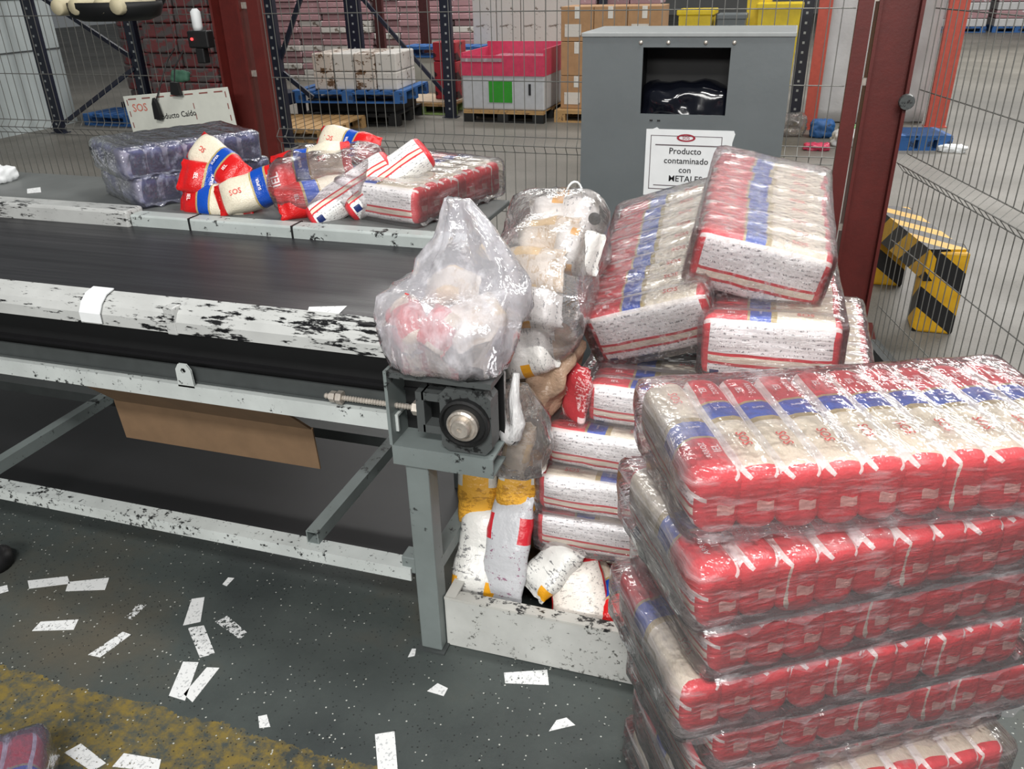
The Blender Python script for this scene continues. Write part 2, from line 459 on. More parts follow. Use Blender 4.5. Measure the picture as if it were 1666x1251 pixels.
# ------------------------------------------------------------------ floor, walls
def floor_mat():
    w = N('worn_painted_floor'); p = w.obj()
    sep = w.n('SeparateXYZ', i={0: p}); X, Y = sep.outputs[0], sep.outputs[1]
    big = w.noise(p, 1.3, 5, .6); fine = w.noise(p, 60, 4, .7)
    near = w.ramp(big, [(.35, rgb(56, 62, 62)), (.52, rgb(70, 77, 75)), (.68, rgb(86, 82, 71))])
    far = w.ramp(w.noise(p, .6, 5), [(.3, rgb(96, 93, 86)), (.7, rgb(128, 124, 116))])  # lighter beyond the fence, lamp reflection put into the floor colour
    d = w.n('MapRange', i={0: w.math('ADD', Y, w.math('MULTIPLY', X, .25)), 1: 3.6, 2: 4.2}).outputs[0]
    c = w.mix(d, near, far)
    # worn yellow lane line
    edge = w.math('ADD', Y, w.math('MULTIPLY', w.math('SUBTRACT', w.noise(p, 9, 5, .75), .5), .10))
    inb = w.math('MULTIPLY', w.math('GREATER_THAN', edge, .945), w.math('LESS_THAN', edge, 1.145))
    wear = w.ramp(w.noise(p, 22, 6, .75), [(.40, (0,)), (.60, (.75,))])
    inb = w.math('MULTIPLY', w.math('MULTIPLY', inb, wear), w.math('LESS_THAN', X, -.25))
    c = w.mix(inb, c, rgb(140, 118, 44))
    # rubbed tape traces and scrapes
    tr = w.noise(w.stretch(p, (3, 9, 1), (0, 0, .9)), 5, 6, .8)
    tm = w.math('MULTIPLY', w.ramp(tr, [(.66, (0,)), (.72, (.6,))]), w.math('LESS_THAN', Y, 1.6))
    c = w.mix(tm, c, rgb(120, 120, 104))
    # light and dark grit
    v = w.n('TexVoronoi', i={'Vector': p, 'Scale': 70.0}); vd = v.outputs['Distance']
    sel = w.n('SeparateColor', i={0: v.outputs['Color']})
    gl = w.math('MULTIPLY', w.math('LESS_THAN', vd, .16), w.math('GREATER_THAN', sel.outputs[0], .72))
    c = w.mix(w.math('MULTIPLY', gl, w.math('SUBTRACT', 1, d)), c, rgb(188, 190, 184))
    v2 = w.n('TexVoronoi', i={'Vector': w.stretch(p, (1, 1, 1), (0, 0, .6)), 'Scale': 95.0})
    sel2 = w.n('SeparateColor', i={0: v2.outputs['Color']})
    dk = w.math('MULTIPLY', w.math('LESS_THAN', v2.outputs['Distance'], .22), w.math('GREATER_THAN', sel2.outputs[1], .6))
    c = w.mix(w.math('MULTIPLY', dk, .8), c, rgb(20, 21, 22))
    c = w.mix(w.math('MULTIPLY', fine, .25), c, rgb(40, 42, 42))
    return w.pbr(c, w.ramp(big, [(.3, (.42,)), (.7, (.62,))]), 0, w.bump(fine, .25, .004))
M['floor'] = floor_mat()
b = MB(); b.box(-30, 30, -6, 45, -.2, 0); struct(b.done('floor', M['floor']))
M['wallpaint'] = flat('grey_wall_panel', rgb(168, 176, 176), .6, var=.06, scale=3)
b = MB(); b.box(-9.2, -9.0, 5.5, 9.1, 0, 3.2)
wl = struct(b.done('wall_left', M['wallpaint']))
for z in (.92, 1.5, 2.2):
    b = MB(); b.box(-9.002, -8.985, 5.5, 9.1, z, z+.012); b.done('panel_seam', flat('seam_grey', rgb(70, 74, 74)), wl)
M['backwall'] = flat('pale_back_wall', rgb(150, 150, 148), .7, var=.08, scale=1)
b = MB(); b.box(-30, 30, 38, 38.2, 0, 7.5); struct(b.done('wall_back', M['backwall']))

# ------------------------------------------------------------------ big steel: conveyor
M['paint_light'] = scuffed('chipped_grey_paint', rgb(182, 190, 188), rgb(24, 25, 26), .60, (1, 1, 1), 34)
M['paint_worn'] = scuffed('rubbed_white_paint', rgb(190, 192, 190), rgb(18, 18, 20), .555, (.22, 1, 1), 75, .35)
M['paint_beam'] = scuffed('speckled_pale_beam', rgb(196, 202, 200), rgb(34, 36, 37), .60, (1, 1, 1), 60)
M['paint_grey'] = scuffed('chipped_mid_grey_paint', rgb(120, 129, 128), rgb(40, 43, 43), .61, (1, 1, 1), 40)
M['paint_dark'] = flat('dark_grey_steel', rgb(62, 66, 66), .5)
M['black'] = flat('matt_black', rgb(16, 17, 18), .6)
M['cast'] = scuffed('greasy_cast_iron', rgb(88, 92, 92), rgb(30, 31, 32), .58, (1, 1, 1), 40, .45, .3)
M['steel'] = flat('bright_steel', rgb(196, 188, 178), .35, .6, .2, 60)
M['rubber'] = flat('black_rubber', rgb(22, 22, 24), .5)
def belt_mat():
    w = N('worn_black_belt'); p = w.obj()
    s = w.noise(w.stretch(p, (.6, 22, 1)), 2.5, 4, .6); f = w.noise(p, 90, 3)
    c = w.ramp(s, [(.3, rgb(26, 26, 29)), (.55, rgb(36, 36, 39)), (.72, rgb(48, 47, 50))])
    return w.pbr(c, w.ramp(s, [(.3, (.45,)), (.7, (.33,))]), 0, w.bump(f, .15, .002))
M['belt'] = belt_mat()

cv = thing('belt_conveyor', 'long grey steel belt conveyor with black belt and white scuffed side guards', 'conveyor', at((-2.0, 1.85, 0)))
cvi = at((2.0, -1.85, 0))
def cpart(b, name, m, smooth=False): 
    o = b.done(name, m, cv, smooth); o.matrix_local = cvi; return o
X0, X1 = -4.2, -.60
b = MB(); b.prism([(1.60, .905), (2.20, .925), (2.20, .917), (1.60, .897)], 'x', X0, -.70); cpart(b, 'belt', M['belt'])
b = MB(); b.prism([(1.60, .765), (2.18, .765), (2.18, .757), (1.60, .757)], 'x', X0, -.70); cpart(b, 'return_belt', M['rubber'])
b = MB(); b.lathe([(.070, 1.60), (.076, 1.72), (.076, 2.06), (.070, 2.18)], (-.68, 0, .838), 24, 'y'); cpart(b, 'drum', M['rubber'], True)
guard = [(1.615, .93), (1.60, .938), (1.572, .930), (1.552, .914), (1.541, .895), (1.540, .866), (1.546, .866), (1.548, .893), (1.56, .908), (1.60, .922)]
b = MB(); b.prism(guard, 'x', X0, -1.385); cpart(b, 'side_guard', M['paint_worn'])
b = MB(); b.prism([(y-.006, z+.004) for y, z in guard], 'x', -1.385, -.79); cpart(b, 'side_guard', M['paint_worn'])
b = MB(); b.box(-1.40, -1.37, 1.532, 1.60, .864, .936, .004); cpart(b, 'joint_clip', M['paint_worn'])
b = MB(); b.box(X0, -2.03, 2.160, 2.242, .915, .978, .01); cpart(b, 'rear_guard', M['paint_worn'])
b = MB(); b.box(-2.10, -.83, 2.175, 2.235, .918, .962, .006); cpart(b, 'rear_guard', M['paint_light'])
for x in (-1.80, -1.42):
    b = MB(); b.box(x-.003, x+.003, 2.172, 2.238, .917, .964); cpart(b, 'joint_line', M['black'])
b = MB(); b.box(X0, -.80, 1.62, 1.626, .72, .90); cpart(b, 'dark_gap_sheet', M['black'])  # black sheet standing in for the shaded inside of the open gap
b = MB(); b.box(X0, -.80, 1.555, 1.62, .722, .728).box(X0, -.80, 1.56, 1.566, .728, .765); cpart(b, 'ledge', M['paint_dark'])
b = MB(); b.prism([(1.540, .675), (1.546, .675), (1.546, .714), (1.60, .714), (1.60, .72), (1.540, .72)], 'x', X0, -.79); cpart(b, 'middle_beam', M['paint_beam'])
b = MB(); b.prism([(1.520, .236), (1.526, .236), (1.526, .268), (1.57, .268), (1.57, .274), (1.520, .274)], 'x', X0, -.785); cpart(b, 'lower_beam', M['paint_beam'])
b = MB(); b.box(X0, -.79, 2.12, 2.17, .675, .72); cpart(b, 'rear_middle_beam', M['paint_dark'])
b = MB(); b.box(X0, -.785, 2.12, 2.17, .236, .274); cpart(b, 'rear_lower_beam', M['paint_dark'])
for x in (-2.24, -1.085, -3.5):
    b = MB(); s_ = .018; t = .003
    b.box(x-s_, x+s_, 1.548, 2.12, .274, .277).box(x-s_, x+s_, 1.548, 2.12, .31, .313).box(x-s_, x-s_+t, 1.548, 2.12, .277, .31).box(x+s_-t, x+s_, 1.548, 2.12, .277, .31)
    cpart(b, 'cross_tube', M['paint_grey'])
for x in (-1.87, -3.0):
    b = MB(); b.bar((x+.25, 1.56, .70), (x-.45, 2.12, .70), .05, .012); cpart(b, 'diagonal_brace', M['paint_dark'])
# lifting tab with a hole
b = MB()
out = [(-.025, 0), (.025, 0), (.023, .05), (.012, .066), (-.012, .066), (-.023, .05)]; hole = [(.008*math.cos(a*PI/3), .047+.008*math.sin(a*PI/3)) for a in (4, 5, 0, 1, 2, 3)]
for y in (1.540, 1.545):
    A = [b.b.verts.new((-1.385+x, y, .715+z)) for x, z in out]; H = [b.b.verts.new((-1.385+x, y, .715+z)) for x, z in hole]
    for k in range(6): b.b.faces.new((A[k], A[(k+1) % 6], H[(k+1) % 6], H[k]))
cpart(b, 'lifting_tab', M['paint_beam'])
mat_ = MB(); mat_.box(-4.2, -.86, 1.80, 2.75, 0, .005, .002)
tag(mat_.done('darkening_mat', M['rubber']), 'black mat added to darken the floor under the conveyor', 'mat')  # added mat, its black keeps the space below the conveyor dark
# right end frame and legs
b = MB(); b.box(-.80, -.545, 1.515, 1.61, .598, .604).box(-.80, -.545, 1.515, 1.521, .604, .650).box(-.80, -.545, 1.521, 1.61, .644, .650); cpart(b, 'end_channel', M['paint_grey'])
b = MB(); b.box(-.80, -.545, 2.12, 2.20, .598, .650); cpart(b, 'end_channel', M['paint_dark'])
b = MB(); b.box(-.805, -.797, 1.515, 1.61, .650, .845); cpart(b, 'end_plate', M['paint_grey'])
b = MB(); b.box(-.80, -.545, 1.52, 1.61, .828, .842); cpart(b, 'take_up_rail', M['cast'])
b = MB(); b.box(-.76, -.735, 1.60, 1.615, .65, .83).box(-.800, -.545, 1.606, 1.612, .65, .83); cpart(b, 'back_plate', M['black'])
for y0, y1, nm in ((1.525, 1.580, 'paint_grey'), (2.12, 2.175, 'paint_grey')):
    b = MB(); b.box(-.775, -.715, y0, y1, .006, .598, .004); lg = cpart(b, 'leg', M[nm])
    b = MB(); b.box(-.785, -.705, y0-.01, y1+.01, 0, .006); b.done('foot_plate', M['paint_dark'], lg)
    b = MB(); b.box(-3.80, -3.74, y0, y1, .0, .675, .004); cpart(b, 'leg', M[nm])
b = MB(); b.bar((-.745, 1.58, .60), (-.745, 2.12, .30), .03, .03); cpart(b, 'end_brace', M['paint_grey'])
b = MB(); b.box(-.765, -.725, 1.58, 2.12, .236, .274); cpart(b, 'end_cross_tube', M['paint_grey'])
b = MB(); b.box(-.812, -.775, 1.528, 1.575, .255, .305, .003); cpart(b, 'corner_bracket', M['paint_grey'])
# take-up bearing
hb = MB()
hb.prism([(-.672, .668), (-.655, .655), (-.565, .655), (-.548, .675), (-.548, .800), (-.565, .818), (-.655, .818), (-.672, .800)], 'y', 1.522, 1.575)
hb.box(-.735, -.715, 1.53, 1.57, .690, .795).box(-.72, -.67, 1.53, 1.57, .775, .795).box(-.72, -.67, 1.53, 1.57, .690, .710)
hs = cpart(hb, 'bearing_housing', M['cast'])
b = MB(); b.lathe([(.060, 1.524), (.060, 1.508), (.054, 1.506), (.050, 1.514), (.046, 1.514)], (-.610, 0, .738), 28, 'y'); b.done('bearing_ring', M['black'], hs)
b = MB(); b.lathe([(.038, 1.52), (.038, 1.503), (.033, 1.500), (.030, 1.506), (.024, 1.506)], (-.612, 0, .735), 28, 'y'); b.done('inner_race', M['steel'], hs)
b = MB(); b.lathe([(.023, 1.52), (.023, 1.492), (.020, 1.488), (.006, 1.488), (.004, 1.492)], (-.613, 0, .733), 24, 'y'); b.done('shaft', M['steel'], hs)
b = MB(); pts, rr = [], []
for i in range(70):
    pts.append((-.985 + .25*i/69, 1.548, .742)); rr.append(.0075 if i % 2 else .0055)
b.tube(pts, rr, 10); ro = cpart(b, 'threaded_rod', M['steel'])
for x, r_ in ((-.962, .014), (-.943, .017), (-.742, .018)):
    b = MB(); b.lathe([(r_, x-.007), (r_, x+.007)], (0, 1.548, .742), 6, 'x'); b.done('nut', M['steel'], ro)
b = MB(); b.lathe([(.025, -.005), (.028, .0), (.028, .012), (.012, .018)], (-.60, 1.545, .845), 16); cpart(b, 'grease_cap', M['black'], True)
b = MB(); b.lathe([(.05, 0), (.055, .02), (.055, .045), (.03, .06)], (-2.22, 1.47, 0), 20)
tag(b.done('rubber_disc', M['rubber'], None, True), 'round black rubber disc on the floor at the left edge', 'disc')

# packing table behind the conveyor
M['table'] = flat('worn_grey_table_top', rgb(98, 101, 100), .42, var=.2, scale=5)
tb = thing('packing_table', 'low grey sheet metal table behind the conveyor holding the bundles', 'table', at((-2.3, 2.5, 0)))
b = MB(); b.box(-4.2, -.86, 2.245, 2.66, .940, .958, .004); o = b.done('table_top', M['table'], tb); o.matrix_local = at((2.3, -2.5, 0))
for x in (-3.9, -.95):
    for y in (2.3, 2.6):
        b = MB(); b.box(x-.02, x+.02, y-.02, y+.02, 0, .94); o = b.done('leg', M['paint_dark'], tb); o.matrix_local = at((2.3, -2.5, 0))

# ------------------------------------------------------------------ columns and mesh fences
def red_mat(name, c):
    w = N(name); p = w.obj(); a = w.noise(p, 14, 5, .7)
    col = w.ramp(a, [(.3, tuple(v*.75 for v in c[:3])+(1,)), (.65, c), (.82, tuple(v*1.12 for v in c[:3])+(1,))])
    return w.pbr(col, .5, 0, w.bump(w.noise(p, 80, 3), .15, .003))
M['red'] = red_mat('oxide_red_paint', rgb(94, 28, 23))
def column(label, x0, x1, post0, post1):
    xm = (x0+x1)/2
    r = thing('steel_column', label, 'column', at((xm, 4.1, 0)))
    def P(b, nm, m=M['red']):
        o = b.done(nm, m, r); o.matrix_local = at((-xm, -4.1, 0)); return o
    b = MB(); b.box(x0, x0+.014, 4.0, 4.2, .02, 4.2); P(b, 'flange')
    b = MB(); b.box(x1-.014, x1, 4.0, 4.2, .02, 4.2); P(b, 'flange')
    b = MB(); b.box(x0+.014, x1-.014, 4.07, 4.085, .02, 4.2); P(b, 'web')
    b = MB(); b.box(x0-.06, x1+.06, 3.95, 4.25, 0, .02); P(b, 'base_plate')
    b = MB(); b.box(post0, post1, 4.0, 4.06, 0, 2.3); P(b, 'fence_post')
    for z in (.55, 1.19, 1.52):
        xa, xb = sorted((post0, post1)); g0, g1 = (x1, xa) if xa > xm else (xb, x0)
        b = MB(); b.box(min(g0, g1)-.005, max(g0, g1)+.005, 4.02, 4.04, z, z+.03); P(b, 'clamp', M['steel'])
    return r
column('thick oxide red steel column at the left with a red post beside it', -2.915, -2.735, -2.69, -2.625)
rc = column('thick oxide red steel column at the right beside the grey cabinet', .325, .500, .245, .305)
b = MB(); b.lathe([(.03, -.02), (.034, 0), (.02, .02)], (.495, 3.99, 1.13), 14, 'y')
o = b.done('bracket_knob', M['cast'], rc); o.matrix_local = at((-.4125, -4.1, 0))

M['wire'] = flat('dull_galvanised_wire', rgb(112, 112, 108), .45, .35)
WZ = [.05, .22, .54, .845, .885, .922, 1.185, 1.495, 1.80]
def wire_path():
    return [(0, .02), (0, .845), (-.035, .885), (0, .922), (0, 2.05)]
def fence(label, origin, ang, length, left_margin=0):
    r = thing('mesh_fence_panel', label, 'fence', at(origin) @ Matrix.Rotation(ang, 4, 'Z'))
    b = MB(); b.tube([(0, y, z) for y, z in wire_path()], .0021, 5); vm = b.mesh('vertical_wire', M['wire'])
    b = MB(); b.tube([(0, 0, 0), (length, 0, 0)], .0026, 5); hm = b.mesh('horizontal_wire', M['wire'])
    n = int(length/.054)
    for i in range(n+1): link('vertical_wire', vm, r, at((i*.054, 0, 0)))
    for z in WZ: link('horizontal_wire', hm, r, at((0, -.035 if z == .885 else .004, z)))
    return r
fence('wire mesh fence panel between the two red columns', (-2.62, 4.03, 0), 0, 2.86)
fence('wire mesh fence panel left of the left red column', (-5.95, 4.03, 0), 0, 3.02)
rf = fence('wire mesh fence panel on the right running towards the viewer', (.53, 3.95, 0), math.radians(-75.2), 2.7)
b = MB(); b.box(0, 2.7, -.03, .03, 0, .05); b.done('floor_rail', M['paint_dark'], rf)

# ------------------------------------------------------------------ grey cabinet with hood window
M['cabinet'] = flat('satin_grey_cabinet', rgb(98, 104, 106), .42, var=.05, scale=6, bump=.1)
M['cabinet_lid'] = flat('pale_grey_lid', rgb(150, 154, 154), .4, var=.05)
CX0, CX1, CY0, CY1, CZ = -.785, .010, 3.40, 3.82, 1.425
WX0, WX1, WZ0, WZ1 = -.545, -.215, 1.142, 1.388
cb = thing('sheet_metal_cabinet', 'tall grey sheet metal cabinet with a dark window and paper notice', 'cabinet', at((-.39, 3.6, 0)))
cbi = at((.39, -3.6, 0))
def cp(b, nm, m, par=None, smooth=False):
    o = b.done(nm, m, par or cb, smooth)
    if par is None: o.matrix_local = cbi
    return o
b = MB(); b.box(CX0, WX0, CY0, CY0+.012, 0, CZ).box(WX1, CX1, CY0, CY0+.012, 0, CZ).box(WX0, WX1, CY0, CY0+.012, 0, WZ0).box(WX0, WX1, CY0, CY0+.012, WZ1, CZ)
cp(b, 'front_panel', M['cabinet'])
b = MB(); b.box(CX0, CX0+.01, CY0+.012, CY1, 0, CZ); cp(b, 'side_panel', M['cabinet'])
b = MB(); b.box(CX1-.01, CX1, CY0+.012, CY1, 0, CZ); cp(b, 'side_panel', M['cabinet'])
b = MB(); b.box(CX0+.01, CX1-.01, CY1-.01, CY1, 0, CZ); cp(b, 'back_panel', M['cabinet'])
b = MB(); b.box(CX0-.004, CX1+.004, CY0-.006, CY1+.004, CZ, CZ+.016, .003); cp(b, 'lid', M['cabinet_lid'])
b = MB(); b.box(WX0-.02, WX1+.02, CY0+.19, CY0+.2, WZ0-.05, WZ1+.03).box(WX0-.02, WX0-.012, CY0+.012, CY0+.2, WZ0-.05, WZ1+.03).box(WX1+.012, WX1+.02, CY0+.012, CY0+.2, WZ0-.05, WZ1+.03)
cp(b, 'window_recess', M['black'])
for x in (-.555, -.45, -.31, -.205):
    b = MB(); b.lathe([(.008, CY0+.001), (.008, CY0-.003), (.004, CY0-.006)], (x, 0, 1.405), 10, 'y'); cp(b, 'rivet', M['steel'], None, True)
for x in (-.50, -.47):
    b = MB(); b.box(x-.006, x+.006, CY0-.002, CY0, 1.115, 1.121); cp(b, 'scratch_mark', M['black'])
M['gloss_black'] = flat('glossy_black_plastic', rgb(14, 16, 24), .12)
me = rounded_box('black_liner_bag', .19, .085, .11, .075, M['gloss_black'], 22, 10, 14, lambda p, nm: p + nm*(noise.noise(p*14)*.016 + abs(noise.noise(p*30))*.006))
link('black_liner_bag', me, None, at((-.38, 3.505, 1.145)))
tag(bpy.data.objects['black_liner_bag'], 'glossy black plastic bag bulging inside the cabinet window', 'bag')
M['paper'] = flat('white_paper', rgb(226, 229, 230), .55, var=.03)
M['frame_ink'] = flat('dark_grey_print', rgb(92, 82, 86), .6)
M['logo_crimson'] = flat('crimson_print', rgb(150, 26, 48), .5)
M['print_red'] = flat('pale_red_print', rgb(206, 120, 104), .5)
sg = thing('paper_notice', 'white paper notice about contaminated product taped on the grey cabinet', 'sign', at((-.345, CY0-.003, .952)) @ Matrix.Rotation(PI/2, 4, 'X'))
b = MB(); ppl = [(-.171, -.131), (.165, -.131), (.168, .09), (.176, .122), (.17, .135), (-.12, .134), (-.13, .141), (-.145, .134), (-.171, .133)]
b.prism(ppl, 'z', -.0015, 0); b.done('sheet', M['paper'], sg)
b = MB()
for x0, x1, y0, y1 in ((-.152, .128, .108, .1105), (-.152, -.149, -.105, .11), (.126, .129, -.105, .11), (-.152, .128, -.105, -.1015), (-.132, .115, .071, .0755), (-.132, .115, -.090, -.0865)):
    b.box(x0, x1, y0, y1, 0, .0006)
b.done('printed_frame', M['frame_ink'], sg)
b = MB(); n = 24
o_ = [b.b.verts.new((-.012+.037*math.cos(2*PI*k/n), .1025+.015*math.sin(2*PI*k/n), .0008)) for k in range(n)]
i_ = [b.b.verts.new((-.012+.028*math.cos(2*PI*k/n), .1025+.009*math.sin(2*PI*k/n), .0008)) for k in range(n)]
for k in range(n): b.b.faces.new((o_[k], o_[(k+1) % n], i_[(k+1) % n], i_[k]))
b.done('oval_emblem', M['logo_crimson'], sg)
link('lettering', join_text([('SOS', .017, (-.012, .1025), 0, 0)], [M['logo_crimson']], lambda x, y: Vector((x, y, .001))), sg)
link('lettering', join_text([('Producto', .034, (-.012, .050), 0, 0), ('contaminado', .034, (-.006, .012), 0, 0), ('con', .034, (-.008, -.024), 0, 0), ('METALES', .034, (-.004, -.060), 0, 0)], [M['ink']], lambda x, y: Vector((x, y, .001))), sg)

# ------------------------------------------------------------------ board and clips at the left fence
bd = thing('notice_board', 'white notice board with red dashed edge leaning behind the lilac bundle', 'sign', at((-3.145, 3.90, .955)) @ Matrix.Rotation(math.radians(5), 4, 'Y').inverted() @ Matrix.Rotation(PI/2, 4, 'X'))
M['board'] = flat('off_white_board', rgb(214, 216, 206), .5, var=.04)
b = MB(); b.box(-.345, .345, -.20, .165, -.008, 0, .002); b.done('panel', M['board'], bd)
M['dash'] = flat('brown_red_print', rgb(140, 84, 78), .5)
b = MB()
for i in range(7): b.box(-.315+i*.095, -.26+i*.095, .143, .150, 0, .0008)
for s_ in (-1, 1):
    for i in range(6): b.box(s_*.325-.003, s_*.325+.003, .115-i*.06, .145-i*.06, 0, .0008)
for i in range(6): b.box(.105, .110, .07-i*.055, .10-i*.055, 0, .0008)
stuff(b.done('dashed_border', M['dash'], bd))
link('lettering', join_text([('SOS', .058, (-.25, .098), 0, 0)], [M['print_red']], lambda x, y: Vector((x, y, .001))), bd)
link('lettering', join_text([('Producto Caído', .042, (-.025, .045), math.radians(2), 0)], [M['ink']], lambda x, y: Vector((x, y, .001))), bd)
b = MB(); b.prism([(-.03, -.075), (.015, -.075), (-.03, -.02)], 'z', 0, .0008); b.done('printed_arrow', flat('teal_print', rgb(70, 130, 150), .5), bd)
# clips hanging on the wire
for k, (x, z, lab) in enumerate(((-3.27, 1.03, 'black hanging clip in front of the notice board, lower left one'), (-3.12, 1.14, 'black clip at the upper edge of the notice board'))):
    b = MB(); b.prism([(-.018, -.05), (.018, -.055), (.024, -.03), (.012, .035), (-.004, .06), (-.016, .03)] if k == 0 else [(-.03, -.03), (.03, -.035), (.022, .03), (-.02, .035)], 'y', -.012, .012)
    o = b.mesh('hanging_clip', M['black']); o = link('hanging_clip', o, None, at((x, 3.872, z))); tag(o, lab, 'clip')
    b = MB(); b.tube([(0, 0, .03), (.03, .03, .12), (.05, .10, .24), (.09, .13, .30)] if k == 0 else [(0, 0, .03), (-.02, .05, .10), (.0, .12, .18)], .004, 6); b.done('cord', M['black'], o)
b = MB(); me = rounded_box('green_glove', .055, .02, .03, .018, flat('dull_green_cloth', rgb(58, 96, 78), .8), 10, 5, 6, lambda p, nm: p + nm*noise.noise(p*40)*.012)
tag(link('green_glove', me, None, at((-3.17, 3.99, 1.19))), 'small dull green cloth tucked in the fence above the notice board', 'cloth')
# sensor on the left column
sn = thing('sensor_box', 'small black sensor box with a red light on the left red column', 'sensor', at((-2.985, 3.97, 1.38)))
b = MB(); b.box(-.055, .07, -.03, .03, -.045, .04, .008); b.done('housing', M['black'], sn)
b = MB(); b.box(-.02, .03, -.028, .02, -.12, -.045, .006); b.done('lower_housing', M['black'], sn)
em = N('red_indicator'); e_ = em.n('Emission', i={'Color': (1, .05, .05, 1), 'Strength': 3.0}); em.t.links.new(e_.outputs[0], em.out.inputs[0])
b = MB(); b.lathe([(.007, -.03), (.007, -.036), (.003, -.039)], (-.025, 0, .0), 10, 'y'); b.done('indicator_light', em.m, sn)
b = MB(); b.lathe([(.024, .04), (.026, .06), (.026, .13), (.012, .145)], (.0, 0, 0), 14); b.done('white_cap', M['paper'], sn, True)
# dark basket high on the fence, upper left
bk = thing('hanging_basket', 'black hanging tray with pale rolls at the top left edge', 'basket', at((-3.22, 3.66, 1.585)))
b = MB(); b.lathe([(.18, -.10), (.24, -.08), (.262, -.04), (.262, -.015), (.25, -.015), (.25, -.04), (.17, -.085)], (0, 0, 0), 28)
tr_ = b.done('tray', M['black'], bk, True); tr_.scale = (1.0, .62, 1.0)
for i, x in enumerate((-.21, -.105, .045, .14)):
    b = MB(); b.lathe([(.034, -.13), (.038, -.12), (.038, .12), (.02, .12), (.018, -.11)], (0, 0, 0), 14, 'y')
    tag(link('paper_roll', b.mesh('paper_roll', flat('cream_paper_roll', rgb(200, 190, 158), .6), True), None, at((-3.22+x, 3.64, 1.552))), ['first', 'second', 'third', 'fourth'][i] + ' pale roll from the left in the black hanging tray', 'roll')
b = MB(); b.bar((-.2, .1, -.03), (-.2, .36, .25), .02, .02).bar((.2, .1, -.03), (.2, .36, .25), .02, .02); b.done('bracket', M['black'], bk)

# ------------------------------------------------------------------ striped bumper guard behind right fence
def stripe_mat(name, ang):
    w = N(name); p = w.n('SeparateXYZ', i={0: w.obj()})
    s = w.math('ADD', w.math('ADD', p.outputs[2], w.math('MULTIPLY', p.outputs[0], ang)), w.math('MULTIPLY', p.outputs[1], 1.0 if ang > .9 else .75))
    k = w.math('GREATER_THAN', w.math('FRACT', w.math('MULTIPLY', s, 4.6)), .5)
    y = w.ramp(w.noise(w.obj(), 14, 4), [(.3, rgb(190, 142, 16)), (.7, rgb(214, 166, 30))])
    return w.pbr(w.mix(k, rgb(22, 22, 24), y), .45)
M['stripe'] = stripe_mat('black_yellow_stripe', .75)
M['stripe2'] = stripe_mat('black_yellow_beam_stripe', .95)
g = thing('bumper_guard', 'black and yellow striped bumper guard behind the right wire fence', 'barrier', at((.80, 4.6, 0)))
b = MB(); b.box(-.09, .10, -.09, .09, 0, .42, .012); o = b.done('post', M['stripe'], g); o.matrix_local = at((.03, -.28, 0))
b = MB(); b.box(-.09, .10, -.09, .09, 0, .42, .012); o = b.done('post', M['stripe'], g); o.matrix_local = at((-.135, .40, 0))
b = MB(); b.bar((.03, -.36, .35), (-.15, .42, .35), .17, .16); b.done('top_beam', M['stripe2'], g)

# ------------------------------------------------------------------ rack frames in the hall behind
M['rack_blue'] = flat('dark_blue_rack_paint', rgb(22, 26, 42), .45, var=.2)
M['rack_brown'] = flat('dark_red_rack_paint', rgb(74, 36, 36), .5, var=.2)
def upright(b, x, y, z0, z1, w=.09, d=.07):
    b.box(x-w/2, x+w/2, y, y+.006, z0, z1).box(x-w/2, x-w/2+.006, y+.006, y+d, z0, z1).box(x+w/2-.006, x+w/2, y+.006, y+d, z0, z1)
def rack(label, posts, braces, mat='rack_blue', h=3.0, w=.10, holes=True):
    x0, y0 = posts[0]
    r = thing('rack_frame', label, 'rack', at((x0, y0, 0)))
    for x, y in posts:
        b = MB(); upright(b, x-x0, y-y0, .01, h, w); p = b.done('upright', M[mat], r)
        b = MB(); b.box(x-x0-w*.7, x-x0+w*.7, y-y0-.03, y-y0+.10, 0, .012); b.done('foot_plate', M[mat], p)
        if holes:
            b = MB()
            for k in range(int(h/.1)): b.box(x-x0-.012, x-x0+.012, y-y0-.002, y-y0, .1+k*.1, .125+k*.1)
            b.done('slot_holes', M['cabinet_lid'], p)
    for p, q in braces:
        b = MB(); b.bar((p[0]-x0, p[1]-y0, p[2]), (q[0]-x0, q[1]-y0, q[2]), .045, .03, (0, 1, 0)); b.done('brace', M[mat], r)
    return r
rack('dark blue rack frame with crossing braces at the far left', [(-8.55, 8.30), (-7.55, 8.75)], [((-8.5, 8.35, 1.62), (-7.6, 8.75, .85)), ((-7.6, 8.75, .72), (-8.45, 8.35, .13))], w=.14)
rack('dark blue rack upright with braces beside the left red column', [(-5.17, 8.05)], [((-5.17, 8.10, .83), (-4.72, 8.10, 1.62)), ((-5.17, 8.10, .80), (-4.80, 8.10, .52))], w=.12)
rack('dark blue double rack upright behind the blue pallet', [(-5.55, 10.6)], [], w=.22)
rack('dark blue rack upright with long brace left of the white bin', [(-4.12, 10.30)], [((-4.12, 10.34, .22), (-5.25, 10.34, 1.42))], w=.14)
rack('dark red upright in the packed goods, left of the long brace', [(-6.05, 12.4)], [], 'rack_brown', w=.14, holes=False)
rack('dark red upright in the packed goods, behind the long brace', [(-5.3, 12.4)], [], 'rack_brown', w=.15, holes=False)
rack('black blue rack upright right of the grey cabinet', [(.12, 10.25)], [], w=.13)
rack('thin dark rack upright above the brown cartons', [(-2.75, 13.2)], [], w=.12)
M['guard_red'] = flat('faded_red_guard', rgb(176, 76, 62), .55)
